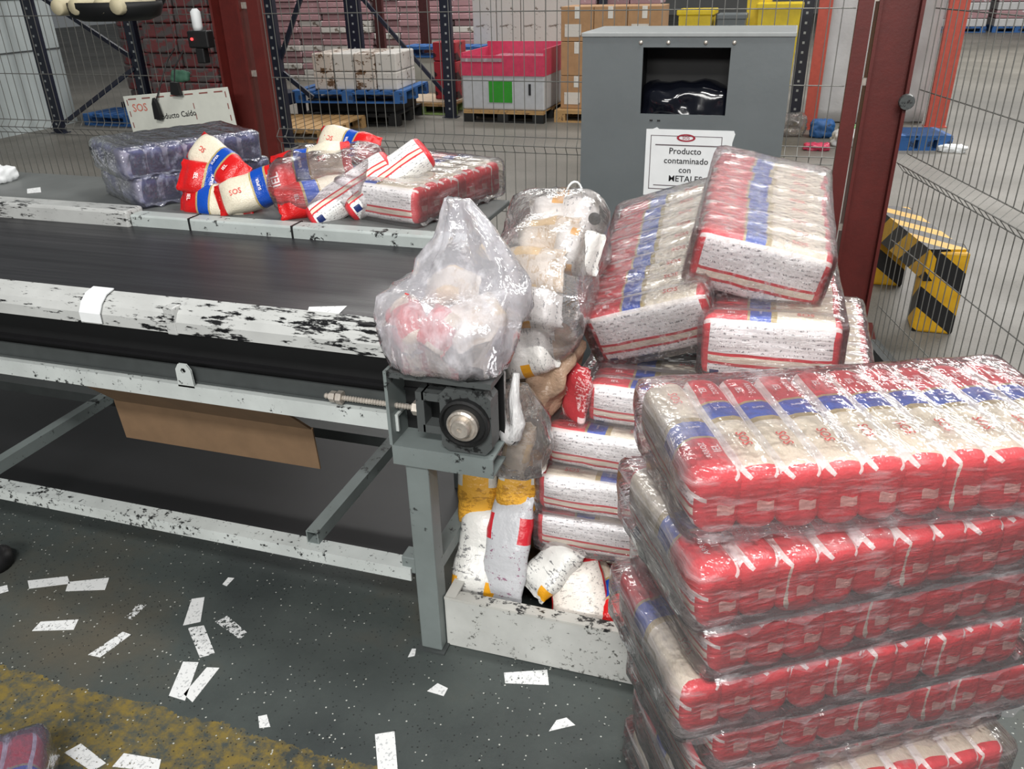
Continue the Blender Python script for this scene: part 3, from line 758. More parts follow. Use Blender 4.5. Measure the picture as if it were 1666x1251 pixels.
for x, y, h, w_, lab in ((.30, 10.2, 3.0, .14, 'faded red vertical strip right of the black rack upright'), (1.66, 10.6, 3.0, .20, 'faded red vertical guard behind the right wire fence')):
    r = thing('post_guard', lab, 'guard', at((x, y, 0)))
    b = MB(); b.prism([(-w_/2, 0), (w_/2, 0), (w_/2, .1), (w_/2-.02, .1), (w_/2-.02, .02), (-w_/2+.02, .02), (-w_/2+.02, .1), (-w_/2, .1)], 'z', .01, h); b.done('angle_guard', M['guard_red'], r)
    b = MB(); b.box(-w_/2-.02, w_/2+.02, -.02, .12, 0, .01); b.done('foot_plate', M['guard_red'], r)

# pallets
M['wood'] = scuffed('rough_pallet_wood', rgb(176, 140, 92), rgb(110, 84, 56), .60, (1, 6, 1), 12, .7)
M['pallet_blue'] = scuffed('blue_pallet_paint', rgb(44, 96, 158), rgb(30, 52, 84), .60, (1, 4, 1), 14, .6)
M['pallet_green'] = flat('pale_green_pallet_paint', rgb(150, 176, 104), .6)
def pallet(label, loc, rot, mats, L=1.2, W=1.0):
    r = thing('pallet', label, 'pallet', at(loc) @ Matrix.Rotation(rot, 4, 'Z'), 'pallets in the hall behind the fence')
    top, blk = mats
    b = MB(); b.box(-.055, .055, -W/2, W/2, 0, .02); sk = b.mesh('deck_board', top)
    for i in range(9): link('deck_board', sk, r, at((-L/2+.06+i*(L-.12)/8, 0, .124)))
    b = MB(); b.box(-L/2, L/2, -.05, .05, 0, .02); st = b.mesh('stringer_board', top)
    b = MB(); b.box(-L/2, L/2, -.05, .05, 0, .018); bt = b.mesh('bottom_board', blk)
    b = MB(); b.box(-.07, .07, -.05, .05, 0, .084); bl = b.mesh('block', blk)
    for y in (-W/2+.05, 0, W/2-.05):
        link('stringer_board', st, r, at((0, y, .103))); link('bottom_board', bt, r, at((0, y, 0)))
        for x in (-L/2+.07, 0, L/2-.07): link('block', bl, r, at((x, y, .018)))
    return r
pallet('bare wooden pallet on the floor just right of the left red column', (-5.45, 8.85, 0), .08, (M['wood'], M['wood']), 1.2, 1.1)
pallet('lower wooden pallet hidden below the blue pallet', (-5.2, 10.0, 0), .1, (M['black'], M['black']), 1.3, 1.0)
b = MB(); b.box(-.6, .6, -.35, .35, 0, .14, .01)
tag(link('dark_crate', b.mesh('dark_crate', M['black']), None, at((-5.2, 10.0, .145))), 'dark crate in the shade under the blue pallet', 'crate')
pallet('blue pallet carrying shrink wrapped white packs', (-5.12, 9.85, .287), .1, (M['pallet_blue'], M['pallet_blue']), 1.45, 1.0)
pallet('pale green pallet with a flat board on it', (-4.66, 11.02, 0), 0, (M['wood'], M['pallet_green']), 1.05, 1.0)
pallet('pallet under the white bin with the green label', (-3.32, 10.55, 0), 0, (M['wood'], M['black']), 1.05, 1.0)
pallet('wooden pallet under the brown cartons', (-2.2, 10.7, 0), 0, (M['wood'], M['wood']), 1.0, 1.0)
pallet('blue pallet standing in the far right aisle', (1.33, 9.4, 0), .2, (M['pallet_blue'], M['pallet_blue']), .5, .5)
b = MB(); b.box(-.5, .5, -.45, .45, 0, .012, .002)
tag(link('cardboard_sheet', b.mesh('cardboard_sheet', flat('beige_board', rgb(178, 160, 138), .7)), None, at((-4.66, 11.02, .146))), 'flat beige board lying on the pale green pallet', 'board')

# goods on the pallets
def pack_mat(name, base, mark, k=26, th=.55):
    w = N(name); p = w.obj()
    a = w.noise(w.stretch(p, (1, 1, 1.6)), k, 3, .7)
    return w.pbr(w.mix(w.ramp(a, [(th, (0,)), (th+.05, (1,))]), base, mark), .4, 0, w.bump(w.noise(p, 30, 3), .3, .01))
M['pack_white'] = pack_mat('white_carton_print', rgb(200, 196, 190), rgb(120, 110, 100), 9, .60)
M['pack_photo'] = pack_mat('brown_product_print', rgb(196, 186, 176), rgb(96, 70, 48), 10, .52)
M['pack_pink'] = pack_mat('pink_pack_print', rgb(166, 130, 134), rgb(214, 206, 208), 5, .60)
M['pack_red'] = pack_mat('dark_red_pack_print', rgb(118, 58, 60), rgb(92, 84, 84), 6, .47)
M['carton'] = flat('brown_cardboard', rgb(162, 126, 90), .7, var=.08)
M['carton_dark'] = flat('dark_brown_cardboard', rgb(116, 92, 68), .75, var=.1)  # darker copy of the brown cardboard
M['tape'] = flat('white_tape', rgb(206, 204, 198), .5)
ptop = .287 + .144
r = thing('wrapped_pack_load', 'block of white printed packs on the blue pallet', 'packs', at((-5.02, 9.8, ptop)) @ Matrix.Rotation(.1, 4, 'Z'))
for i in range(4):
    for j in range(2):
        b = MB(); b.box(-.54+i*.27, -.28+i*.27, -.35, .35, j*.21, .205+j*.21, .015); b.done('pack', M['pack_photo'] if (i in (0, 2)) else M['pack_white'], r)
# white crates behind green pallet
for i, (x, z, lab) in enumerate(((-5.0, 0, 'lower left'), (-4.45, 0, 'lower right'))):
    b = MB(); b.box(-.27, .27, -.2, .2, z, z+.62, .02)
    tag(link('white_crate', b.mesh('white_crate', flat('off_white_crate', rgb(170, 172, 164), .5, var=.05)), None, at((x, 11.75, 0))), lab + ' pale plain crate behind the pale green pallet', 'crate')
pallet('blue pallet lying on top of the pale crates', (-4.7, 11.75, .622), 0, (M['pallet_blue'], M['pallet_blue']), 1.2, .5)
M['redbox'] = pack_mat('red_crate_print', rgb(150, 34, 44), rgb(44, 18, 22), 4, .52)
for i in range(3):
    b = MB(); b.box(-.16, .16, -.2, .2, 0, .235, .012)
    tag(link('red_crate', b.mesh('red_crate', M['redbox']), None, at((-4.36, 11.0, .16+i*.24))), ('lowest', 'middle', 'uppermost')[i] + ' red and black crate in the small stack left of the white bin', 'crate', 'red crates beside the white bin')
# white bin with green label and pink rim
bn = thing('wrapped_bin', 'white wrapped bin with a green label and a pink top band', 'bin', at((-3.32, 10.6, .146)))
M['binwhite'] = flat('white_bin_wrap', rgb(178, 180, 184), .4, var=.06, bump=.2)
b = MB(); b.box(-.53, .53, -.52, .5, 0, .42, .02); b.done('body', M['binwhite'], bn)
M['pink'] = flat('pink_wrap_band', rgb(196, 62, 92), .35, var=.12)
b = MB(); b.box(-.535, .535, -.53, -.50, .40, .63).box(-.535, -.51, -.5, .5, .40, .66).box(.51, .535, -.5, .5, .40, .70).box(-.535, .535, .5, .52, .40, .72); b.done('pink_band', M['pink'], bn)
b = MB(); b.box(-.52, .0, -.537, -.53, .56, .60).box(-.3, .53, -.4, .4, .56, .58); b.done('folded_film', M['film_milky'], bn)
b = MB(); b.box(-.18, .12, -.526, -.52, .09, .34); b.done('green_label', flat('green_label_paper', rgb(44, 140, 36), .5, var=.06), bn)
b = MB(); b.box(.33, .36, -.526, -.52, .18, .31); b.done('black_mark', M['ink'], bn)
# tall white carton block with red bands behind
for i in range(4):
    for j in range(2):
        r = thing('white_carton', ('lower', 'upper')[j] + ' row white printed carton, %s from the left behind the pink topped bin' % ('first', 'second', 'third', 'fourth')[i], 'carton', at((-4.22+i*.36, 12.35, .0+j*.72)), 'white cartons behind the pink topped bin')
        b = MB(); b.box(-.175, .175, -.3, .3, 0, .715, .008); b.done('box', M['pack_white'], r)
        b = MB(); b.box(-.175, .175, -.304, -.30, .665, .705); b.done('red_band', M['guard_red'], r)
# brown cartons
k = 0
for i in range(3):
    for j in range(3):
        r = thing('brown_carton', 'brown cardboard carton %s row, %s from the left, stacked left of the grey cabinet' % (('bottom', 'middle', 'top')[j], ('first', 'second', 'third')[i]), 'carton', at((-2.46+i*.40, 10.65, .146+j*.385)), 'brown cartons behind the cabinet')
        b = MB(); b.box(-.197, .197, -.3, .3, 0, .38, .006); b.done('box', M['carton'], r)
        b = MB(); b.box(-.03, .03, -.303, -.3, .25, .38); b.done('tape_strip', M['tape'], r)
        if (i+j) % 2 == 0:
            b = MB(); b.box(-.15, .05, -.304, -.3, .05, .19); b.done('paper_label', M['pack_white'], r)
# pink wrapped rows on the far rack
M['wrapwhite'] = flat('white_wrapped_load', rgb(190, 190, 190), .4, var=.07, scale=6, bump=.4)
b = MB(); b.box(-.235, .235, -.3, .3, 0, .092, .012); pk = b.mesh('pack', M['pack_pink'])
b = MB(); b.box(-.235, .235, -.3, .3, 0, .092, .012); pk2 = b.mesh('pack', M['pack_white'])
for s in range(3):
    r = thing('pink_pack_load', ('left', 'middle', 'right')[s] + ' block of pink wrapped packs in the far rack behind the fence', 'packs', at((-8.1+s*2.45, 14.2, .0)), 'pink wrapped loads in the far rack')
    for j in range(18):
        for i in range(5):
            if s == 2 and i > 2 and False: continue
            o = link('pack', pk2 if (random.random() < .13) else pk, r, at((-.98+i*.48+random.uniform(-.02, .02), random.uniform(-.03, .03), j*.1)))
# dark red packs behind the left fence
b = MB(); b.box(-.235, .235, -.3, .3, 0, .155, .02); pr = b.mesh('pack', M['pack_red'])
for s, (x, y, z, n, m_, lab) in enumerate(((-6.60, 9.0, .42, 3, 8, 'dark red packs stacked behind the notice board'), (-8.1, 10.3, .15, 3, 9, 'dark red packs behind the far left rack frame'))):
    r = thing('red_pack_load', lab, 'packs', at((x, y, z)))
    for j in range(m_):
        for i in range(n): link('pack', pr, r, at((-.5+i*.485, random.uniform(-.03, .03), j*.162)))
    if z > 0:
        b = MB(); b.box(-.85, .85, -.4, .5, -.14, 0, .01); b.done('shelf', M['rack_blue'], r)
        for sx in (-.82, .82):
            b = MB(); b.box(sx-.04, sx+.04, .42, .5, -z, -.14); b.done('shelf_post', M['rack_blue'], r)
pallet('blue pallet low behind the far left rack frame', (-8.0, 9.2, 0), .0, (M['pallet_blue'], M['pallet_blue']), 1.4, .6)
# yellow plastic bins behind cabinet
M['yellow'] = flat('yellow_plastic', rgb(214, 186, 20), .4, var=.08)
for i, (x, w_, h, lab) in enumerate(((-.92, .32, 1.26, 'yellow plastic bin above the grey cabinet, left one'), (-.15, .40, 1.30, 'yellow plastic bin above the grey cabinet, right one'), (-.36, .24, 1.46, 'taller yellow plastic bin above the grey cabinet, middle one'))):
    r = thing('yellow_bin', lab, 'bin', at((x, 9.0+.3*i, 0)))
    b = MB(); b.prism([(-w_/2+.04, 0), (w_/2-.04, 0), (w_/2, h), (-w_/2, h)], 'y', -.2, .2); b.done('body', M['yellow'], r)
    b = MB(); b.box(-w_/2-.02, w_/2+.02, -.22, .22, h, h+.05, .01); b.done('rim', M['yellow'], r)
r = thing('grey_bin', 'grey plastic bin between the yellow bins above the cabinet', 'bin', at((-.58, 8.95, 0)))
b = MB(); b.prism([(-.10, 0), (.10, 0), (.13, 1.22), (-.13, 1.22)], 'y', -.15, .15); b.done('body', M['cabinet'], r)
b = MB(); b.box(-.14, .14, -.16, .16, 1.22, 1.27, .01); b.done('rim', M['cabinet'], r)
# white wrapped load beside right column and rubbish at its foot
def lump(name, label, cat, loc, h, mat, amp=.15, k=3.0, rr=None, seg=(12, 10, 10), group=None, rot=(0, 0, 0), sd=0):
    rr = rr or min(h)*.6
    me = rounded_box(name, h[0], h[1], h[2], rr, mat, *seg, lambda p, nm: p + nm*(noise.noise(p*k/max(h) + Vector((sd, sd*2, 0)))*amp*max(h)*.5 + abs(noise.noise(p*k*3/max(h)))*amp*max(h)*.15))
    m = at(loc) @ Matrix.Rotation(rot[2], 4, 'Z') @ Matrix.Rotation(rot[1], 4, 'Y') @ Matrix.Rotation(rot[0], 4, 'X')
    return tag(link(name, me, None, m), label, cat, group)
lump('wrapped_load', 'tall white film wrapped load right of the faded red strip', 'load', (.78, 11.2, .80), (.44, .5, .80), M['wrapwhite'], .06, 5, .06)
lump('wrapped_load', 'tall white film wrapped load left of the faded red guard', 'load', (1.42, 11.3, .80), (.16, .4, .80), M['wrapwhite'], .10, 5, .05)
lump('rubbish_bag', 'grey rubbish bag on the hall floor beside the right column', 'bag', (.08, 9.82, .11), (.17, .15, .11), M['film_grey'], .3, 4)
lump('rubbish_bag', 'blue film scrap on the hall floor beside the right column', 'film scrap', (.42, 9.75, .09), (.12, .1, .09), M['pallet_blue'], .4, 4)
lump('rubbish_bag', 'green film scrap on the hall floor beside the right column', 'film scrap', (.70, 9.68, .07), (.11, .1, .075), flat('green_film', rgb(120, 176, 116), .4), .4, 4, sd=3)
lump('rubbish_bag', 'white crumpled film on the hall floor beside the right column', 'film scrap', (.72, 9.3, .07), (.2, .1, .07), M['wrapwhite'], .5, 4, sd=5)
lump('rubbish_bag', 'pink wrapper on the hall floor beside the right column', 'film scrap', (.36, 9.0, .03), (.12, .07, .03), M['pink'], .4, 4, sd=6)
lump('wrapper_scrap', 'white wrapper lying next to the blue pallet in the right aisle', 'film scrap', (1.62, 9.15, .03), (.12, .06, .03), M['paper'], .4, 4, sd=8)
# far right loads
for i in range(5):
    pallet('blue pallet at the far end of the aisle, %s from the left' % ('first', 'second', 'third', 'fourth', 'fifth')[i], (4.3+i*1.35, 27.0, 0), 0, (M['pallet_blue'], M['pallet_blue']))
    r = thing('pink_pack_load', 'pink and white load on the far aisle pallet, %s from the left' % ('first', 'second', 'third', 'fourth', 'fifth')[i], 'packs', at((4.3+i*1.35, 27.0, .146)), 'pink loads at the far end of the aisle')
    for j in range(7):
        b = MB(); b.box(-.58, .58, -.5, .5, j*.2, j*.2+.19, .02); b.done('pack', M['pack_pink'] if j % 2 else M['wrapwhite'], r)

# ------------------------------------------------------------------ wrapped bundles
def corner_frame(P, xd, yd, sx, sy, n, BW=BW):
    """frame of a bundle whose top corner (sx, sy) sits at P"""
    m = frame(xd, yd, (0, 0, 0))
    off = m @ Vector((sx*BL/2, sy*n*BT/2, BW/2))
    m.translation = Vector(P) - off
    return m
def yawed(P, deg, n, sx=1, sy=-1, tx=0, ty=0):
    a = math.radians(deg)
    return corner_frame(P, (math.sin(a), -math.cos(a), tx), (math.cos(a), math.sin(a), ty), sx, sy, n)
random.seed(11)
NEAR = NEAR_GROUP
order = ['topmost', 'second', 'third', 'fourth', 'fifth', 'sixth', 'seventh', 'lowest, eighth']
near = [((-.055, 1.050, .982), 23.5, False, True), ((-.030, .985, .860), 31, True, False), ((-.005, 1.015, .738), 31.5, True, False),
        ((-.040, .995, .616), 31, False, False), ((.020, 1.050, .494), 30, True, False), ((-.005, 1.085, .372), 32, True, False),
        ((.010, 1.05, .250), 30, False, False), ((.0, 1.07, .128), 32, True, False)]
for k, (P, yw, rev, fr) in enumerate(near):
    lab = 'wrapped bundle of red rice bags, ' + order[k] + (' from top' if 0 < k < 7 else '') + ' in the near right stack'
    bundle(lab, yawed(P, yw, 10), 10, rev, 'film_front', fr, True, NEAR)
PILE = 'wrapped rice bundles of the pile in the tray'
bundle('bubbly film wrapped rice bundle tilted on top of the pile beside the right column', corner_frame((-.160, 1.985, 1.092), (.324, .012, -.059), (-.008, .595, .079), -1, -1, 9, BH), 9, False, 'film_bubbly', False, True, PILE, tall=True)
bundle('wrapped rice bundle sloping up to the right, left of the tilted top bundle', corner_frame((-.438, 1.945, .842), (.310, -.02, .112), (-.024, .58, .150), -1, -1, 9, BH), 9, False, 'film_bubbly', False, True, PILE, tall=True)
bundle('wrapped rice bundle with white text face directly under the tilted top bundle', corner_frame((-.125, 1.905, .900), (1, .02, .02), (-.02, 1, 0), -1, -1, 9, BH), 9, False, 'film', False, True, PILE, tall=True)
col = [((-.395, 1.845, .706), 0, False, 'uppermost in the left column of the pile'), ((-.492, 1.80, .588), -2, False, 'second from the top in the left column of the pile'),
       ((-.500, 1.75, .471), 2, True, 'with cream, blue and red bands, third in the left pile column'), ((-.505, 1.745, .354), 1, False, 'fourth from the top in the left column of the pile'),
       ((-.49, 1.84, .237), 0, False, 'fifth in the left column of the pile, behind loose bags'), ((-.49, 1.84, .120), 0, False, 'lowest in the left column of the pile, behind loose bags')]
for P, yw, rev, lab in col:
    a = math.radians(yw)
    bundle('wrapped rice bundle ' + lab, corner_frame(P, (math.cos(a), math.sin(a), 0), (-math.sin(a), math.cos(a), random.uniform(-.02, .02)), -1, -1, 9), 9, rev, 'film', False, True, PILE)
p_ = pallet('low wooden pallet hidden under the rear column of the pile', (.13, 2.22, 0), PI/2, (M['wood'], M['wood']), .62, .34)
del p_['group']
for k in range(5):
    bundle('wrapped rice bundle hidden behind the near right stack, ' + ('lowest', 'second', 'third', 'fourth', 'fifth', 'sixth')[k] + ' from the floor', corner_frame((-.035, 1.90, .266+k*.1225), (1, 0, 0), (0, 1, 0), -1, -1, 9), 9, False, 'film', False, False, PILE, fin=False)
LIL = 'lilac wrapped bundles on the table'
bundle('upper lilac film wrapped bundle on the table before the notice board', yawed((-2.07, 2.25, 1.163), 58, 7) @ Matrix.Diagonal((1, 1, .84, 1)), 7, False, 'film_purple', False, False, LIL, lilac=True)
bundle('lower lilac film wrapped bundle on the table under the other lilac one', yawed((-2.05, 2.27, 1.066), 60, 7) @ Matrix.Diagonal((1, 1, .84, 1)), 7, True, 'film_purple', False, False, LIL, lilac=True)
bundle('wrapped rice bundle with a row of red bag ends on the table', yawed((-1.035, 2.265, 1.076), 74, 7), 7, False, 'film', False, False, 'rice bundle on the table')
bundle('bundle corner with red and lilac film at the bottom left corner of the floor', yawed((-1.47, .52, .122), 40, 4), 4, False, 'film_purple', False, False, 'bundle on the floor')

# ------------------------------------------------------------------ loose bags
def pillow(name, L, W, T, mats, seed, crimp=.02, lump_=1.0):
    us = [0, .04, .085, .12, .17, .25, .35, .45, .55, .65, .75, .83, .88, .915, .96, 1]
    n = 20; b = bmesh.new(); uvl = b.loops.layers.uv.new('UVMap'); rings = []
    for u in us:
        x = (u-.5)*L; t = min(1, max(0, (min(u, 1-u)-.06)/.20))
        hz = T/2*math.sqrt(1-(1-t)**2) + .0018; hy = W/2*(.90 + .10*t) * (1.0 if t > 0 else 1.02)
        ring = []
        for k in range(n):
            a = 2*PI*k/n + PI/2; c, s_ = math.cos(a), math.sin(a)
            e = .72
            y = hy*math.copysign(abs(c)**e, c); z = hz*math.copysign(abs(s_)**e, s_)
            q = Vector((x*16+seed*9, y*16, z*16+seed))
            w_ = noise.noise(q)*.006*lump_*t
            if t == 0: z += .004*math.sin(y*160+seed)*1.0; x2 = x + .003*math.sin(y*300)
            else: x2 = x
            ring.append(b.verts.new((x2, y + w_*c, z + w_*s_ + .01*lump_*math.sin(PI*u)*noise.noise(Vector((u*3, seed, 0))))))
        rings.append(ring)
    for i in range(len(us)-1):
        for k in range(n):
            f = b.faces.new((rings[i][k], rings[i][(k+1) % n], rings[i+1][(k+1) % n], rings[i+1][k]))
            f.smooth = True
            for lp, c in zip(f.loops, ((us[i], k/n), (us[i], (k+1)/n), (us[i+1], (k+1)/n), (us[i+1], k/n))): lp[uvl].uv = c
    b.faces.new(rings[0][::-1]); b.faces.new(rings[-1])
    bmesh.ops.recalc_face_normals(b, faces=b.faces)
    me = bpy.data.meshes.new(name); b.to_mesh(me); b.free()
    for m in (mats if isinstance(mats, (list, tuple)) else [mats]): me.materials.append(m)
    return me
def along(p0, p1, up=(0, 0, 1), roll=0):
    p0, p1 = Vector(p0), Vector(p1); x = (p1-p0).normalized(); u = Vector(up)
    y = u.cross(x).normalized(); z = x.cross(y)
    m = Matrix((x, y, z)).transposed().to_4x4(); m.translation = (p0+p1)/2
    return m @ Matrix.Rotation(roll, 4, 'X')
VIEW = Vector((.28, -.85, .45))
def loose_let(W, T, big):
    fn = lambda x, y: Vector((x, y, T/2*max(.1, 1-(abs(y)/(W/2))**2.8)**.5 + .0045))
    return join_text([('SOS', .024, (-.055, 0), 0, 0), ('SUPER', .014, (.027, 0), PI/2, 1)] + ([('IEL', .038, (.085, -.004), PI/2, 1), ('ARROZ', .013, (.064, 0), PI/2, 1)] if big else [('IEL', .018, (.080, 0), PI/2, 1)]), [M['logo_red'], M['logo_white']], fn)
LP = [pillow('rice_bag', .275, .118, .082, M['loose'], i, lump_=1.5) for i in range(4)]
LL, LL2 = loose_let(.118, .082, False), loose_let(.118, .082, True)
LG = 'loose rice bags on the table'
def loose(p0, p1, label, k, up=None, roll=0, letters=True, group=LG):
    o = tag(link('rice_bag', LP[k % 4], None, along(p0, p1, up or VIEW, roll)), label, 'bag', group)
    if letters: link('lettering', LL2 if 'large white' in label and 'behind' not in label else LL, o)
    return o
loose((-1.955, 2.44, 1.165), (-1.64, 2.31, 1.04), 'loose rice bag with blue band leaning head up against the lilac bundle', 0)
loose((-1.66, 2.40, .995), (-1.90, 2.30, 1.075), 'loose rice bag with red end under the leaning bag beside the lilac bundle', 1)
loose((-1.63, 2.32, .992), (-1.93, 2.30, .988), 'flat loose rice bag lowest beside the lilac bundle', 2)
loose((-1.755, 2.265, .995), (-1.49, 2.36, 1.075), 'loose rice bag with large white letters on red, front of the loose group', 3)
loose((-1.36, 2.52, 1.115), (-1.645, 2.43, 1.065), 'loose rice bag lying level behind the bag with large white letters', 0)
loose((-1.60, 2.68, 1.135), (-1.30, 2.60, 1.11), 'loose rice bag lying rearmost and highest on the table', 1)
loose((-1.335, 2.42, 1.02), (-1.49, 2.28, 1.005), 'loose rice bag inside clear film before the bundle with red ends', 2)
loose((-1.55, 2.50, 1.005), (-1.28, 2.60, 1.01), 'loose rice bag lying under the rearmost bag on the table', 3, letters=False)
loose((-1.62, 2.55, 1.0), (-1.40, 2.42, 1.0), 'loose rice bag in the middle of the loose group, under the level one', 2, letters=False)
# two packed bags showing their white text faces
for k, (p, ang, lab) in enumerate((((-1.30, 2.36, 1.035), 34, 'white text faced rice bag leaning on the red ended bundle, left of two'), ((-1.19, 2.40, 1.068), 36, 'white text faced rice bag leaning on the red ended bundle, right of two'))):
    a = math.radians(ang)
    x = Vector((.954, .30, -.02))*math.cos(a) + Vector((-.117, .433, .894))*math.sin(a)
    y = Vector((.277, -.85, .448))*-1
    y = (y*.6 + Vector((0, 0, -1))*.75)
    m = frame(x, y, p)
    tag(link('rice_bag', BRICK[k], None, m), lab, 'bag', LG)
lump('clear_film_sheet', 'crumpled clear film over the loose rice bags on the table', 'film', (-1.42, 2.44, 1.055), (.17, .17, .085), M['film'], .22, 2.4, .06, (16, 16, 10), rot=(0, -.05, .2))

# big milky bag on the conveyor end with its contents
def sack(name, rings, mat, label, cat, floor_fn=None, amp=.012, seed=0, n=44, close=True):
    b = bmesh.new(); R = []
    for i, (cx, cy, z, hx, hy) in enumerate(rings):
        ring = []
        for k in range(n):
            a = 2*PI*k/n; c, s_ = math.cos(a), math.sin(a); e = .62
            p = Vector((cx + hx*math.copysign(abs(c)**e, c), cy + hy*math.copysign(abs(s_)**e, s_), z))
            q = noise.noise(p*15 + Vector((seed, 0, 0)))*amp + abs(noise.noise(p*38))*amp*.7
            rr = Vector((c, s_, 0))
            p += rr*(q*1.4 + .006*math.sin(a*7+i*.25+seed)*min(1, i/4)) + Vector((0, 0, noise.noise(p*20)*amp*.6))
            if floor_fn: p.z = max(p.z, floor_fn(p))
            ring.append(b.verts.new(p))
        R.append(ring)
    for A, B in zip(R, R[1:]):
        for k in range(n): f = b.faces.new((A[k], A[(k+1) % n], B[(k+1) % n], B[k])); f.smooth = True
    if close: b.faces.new(R[0][::-1]); b.faces.new(R[-1])
    bmesh.ops.subdivide_edges(b, edges=b.edges[:], cuts=1, use_grid_fill=True, smooth=.0)
    for v in b.verts:
        v.co += Vector((noise.noise(v.co*45), noise.noise(v.co*45+Vector((9, 0, 0))), noise.noise(v.co*45+Vector((0, 9, 0)))))*amp*.35
        if floor_fn: v.co.z = max(v.co.z, floor_fn(v.co))
    me = bpy.data.meshes.new(name); b.to_mesh(me); b.free(); me.materials.append(mat)
    for p in me.polygons: p.use_smooth = True
    return tag(link(name, me), label, cat)
def conv_floor(p): return .845 if p.y < 1.53 or (p.x > -.77 and p.y < 1.60) else (.945 if p.y < 1.66 else .925)
sack('clear_plastic_sack', [(-.672, 1.655, .846, .13, .12), (-.672, 1.655, .85, .150, .142), (-.678, 1.66, .90, .168, .160), (-.680, 1.665, .96, .168, .160), (-.676, 1.675, 1.0, .158, .148), (-.662, 1.715, 1.02, .128, .090), (-.662, 1.735, 1.06, .106, .056), (-.670, 1.745, 1.10, .078, .036), (-.682, 1.75, 1.14, .050, .026), (-.692, 1.752, 1.175, .032, .018), (-.694, 1.752, 1.19, .030, .014)],
     M['film_milky'], 'milky clear plastic sack with red and white packs standing on the conveyor end', 'sack', conv_floor, .012)
# packs in the flour bag, brown sack, hanging bag
def pack_film(name, base, band, ink, bpos=(.36, .52), th=.58):
    w = N(name); sep = w.n('SeparateXYZ', i={0: w.n('UVMap').outputs[0]}); u, v = sep.outputs[0], sep.outputs[1]
    mp = w.n('CombineXYZ', i={0: w.math('MULTIPLY', u, 22.0), 1: w.math('MULTIPLY', v, 16.0)}).outputs[0]
    t = w.math('MULTIPLY', w.math('GREATER_THAN', w.noise(mp, 1.1, 3, .8), th), .75)
    t = w.math('MULTIPLY', t, w.math('GREATER_THAN', w.noise(w.obj(), 14, 2), .5))
    c = w.mix(t, base, ink)
    m = w.ramp(u, [(0, (0,)), (bpos[0], (1,)), (bpos[1], (0,))], 'CONSTANT')
    m = w.math('MULTIPLY', m, w.ramp(w.math('FRACT', w.math('MULTIPLY', v, 2.0)), [(0, (0,)), (.2, (1,)), (.85, (0,))], 'CONSTANT'))
    c = w.mix(m, c, band)
    return w.pbr(c, .32, 0, w.bump(w.noise(w.obj(), 45, 4), .5, .008))
ORANGE = rgb(222, 158, 40)
M['pasta'] = pack_film('white_yellow_pack_film', rgb(222, 220, 216), ORANGE, rgb(96, 98, 104))
M['pasta2'] = pack_film('white_orange_end_pack_film', rgb(214, 214, 210), rgb(226, 160, 34), rgb(60, 62, 70), (.78, .95), .55)
M['flour'] = pack_film('flour_pack_film', rgb(224, 214, 200), rgb(224, 196, 150), rgb(196, 172, 140), (.3, .7), .5)
M['strip'] = pack_film('grey_red_strip_pack_film', rgb(188, 190, 194), rgb(196, 40, 52), rgb(128, 52, 96), (.18, .42), .60)
M['orange'] = pack_film('orange_pack_film', rgb(226, 170, 60), rgb(206, 206, 200), rgb(170, 120, 40), (.1, .42), .5)
M['striped'] = None
def stripes():
    w = N('white_red_lined_pack_film'); sep = w.n('SeparateXYZ', i={0: w.n('UVMap').outputs[0]}); u, v = sep.outputs[0], sep.outputs[1]
    mp = w.n('CombineXYZ', i={0: w.math('MULTIPLY', u, 30.0), 1: w.math('MULTIPLY', v, 30.0)}).outputs[0]
    c = w.mix(w.math('MULTIPLY', w.math('GREATER_THAN', w.noise(mp, .8, 3, .8), .58), .6), rgb(222, 216, 208), rgb(120, 112, 110))
    k = w.math('FRACT', w.math('MULTIPLY', v, 2.0))
    ln = w.math('MAXIMUM', w.math('COMPARE', k, .38, .035), w.math('COMPARE', k, .54, .035))
    c = w.mix(ln, c, rgb(206, 44, 44))
    c = w.mix(w.math('GREATER_THAN', w.math('ABSOLUTE', w.math('SUBTRACT', u, .5)), .42), c, RED)
    return w.pbr(c, .3, 0, w.bump(w.noise(w.obj(), 45, 4), .4, .006))
M['striped'] = stripes()
def pack(mat, p0, p1, W, T, label, seed, up=None, group=None, roll=0):
    L = (Vector(p1)-Vector(p0)).length
    return tag(link('food_pack', pillow('food_pack', L, W, T, M[mat], seed, lump_=1.6), None, along(p0, p1, up or VIEW, roll)), label, 'pack', group)
PK = 'packs inside the milky sack'
M['redw'] = pack_film('red_and_cream_pack_film', rgb(206, 64, 66), rgb(216, 200, 176), rgb(238, 222, 216), (.45, .95), .56)
pack('redw', (-.795, 1.60, .905), (-.735, 1.565, .975), .12, .07, 'red and cream rice pack at the left inside the milky sack', 11, (-.3, -.9, .4), PK)
pack('redw', (-.715, 1.575, .96), (-.645, 1.565, .915), .10, .06, 'small red pack in the middle inside the milky sack', 12, (0, -.9, .5), PK)
pack('flour', (-.65, 1.66, .975), (-.585, 1.60, .905), .14, .09, 'pale pack at the right inside the milky sack', 13, (.2, -.7, .7), PK)
pack('flour', (-.77, 1.71, .975), (-.64, 1.73, .985), .10, .07, 'pale pack at the back inside the milky sack', 14, (0, -.3, .9), PK)
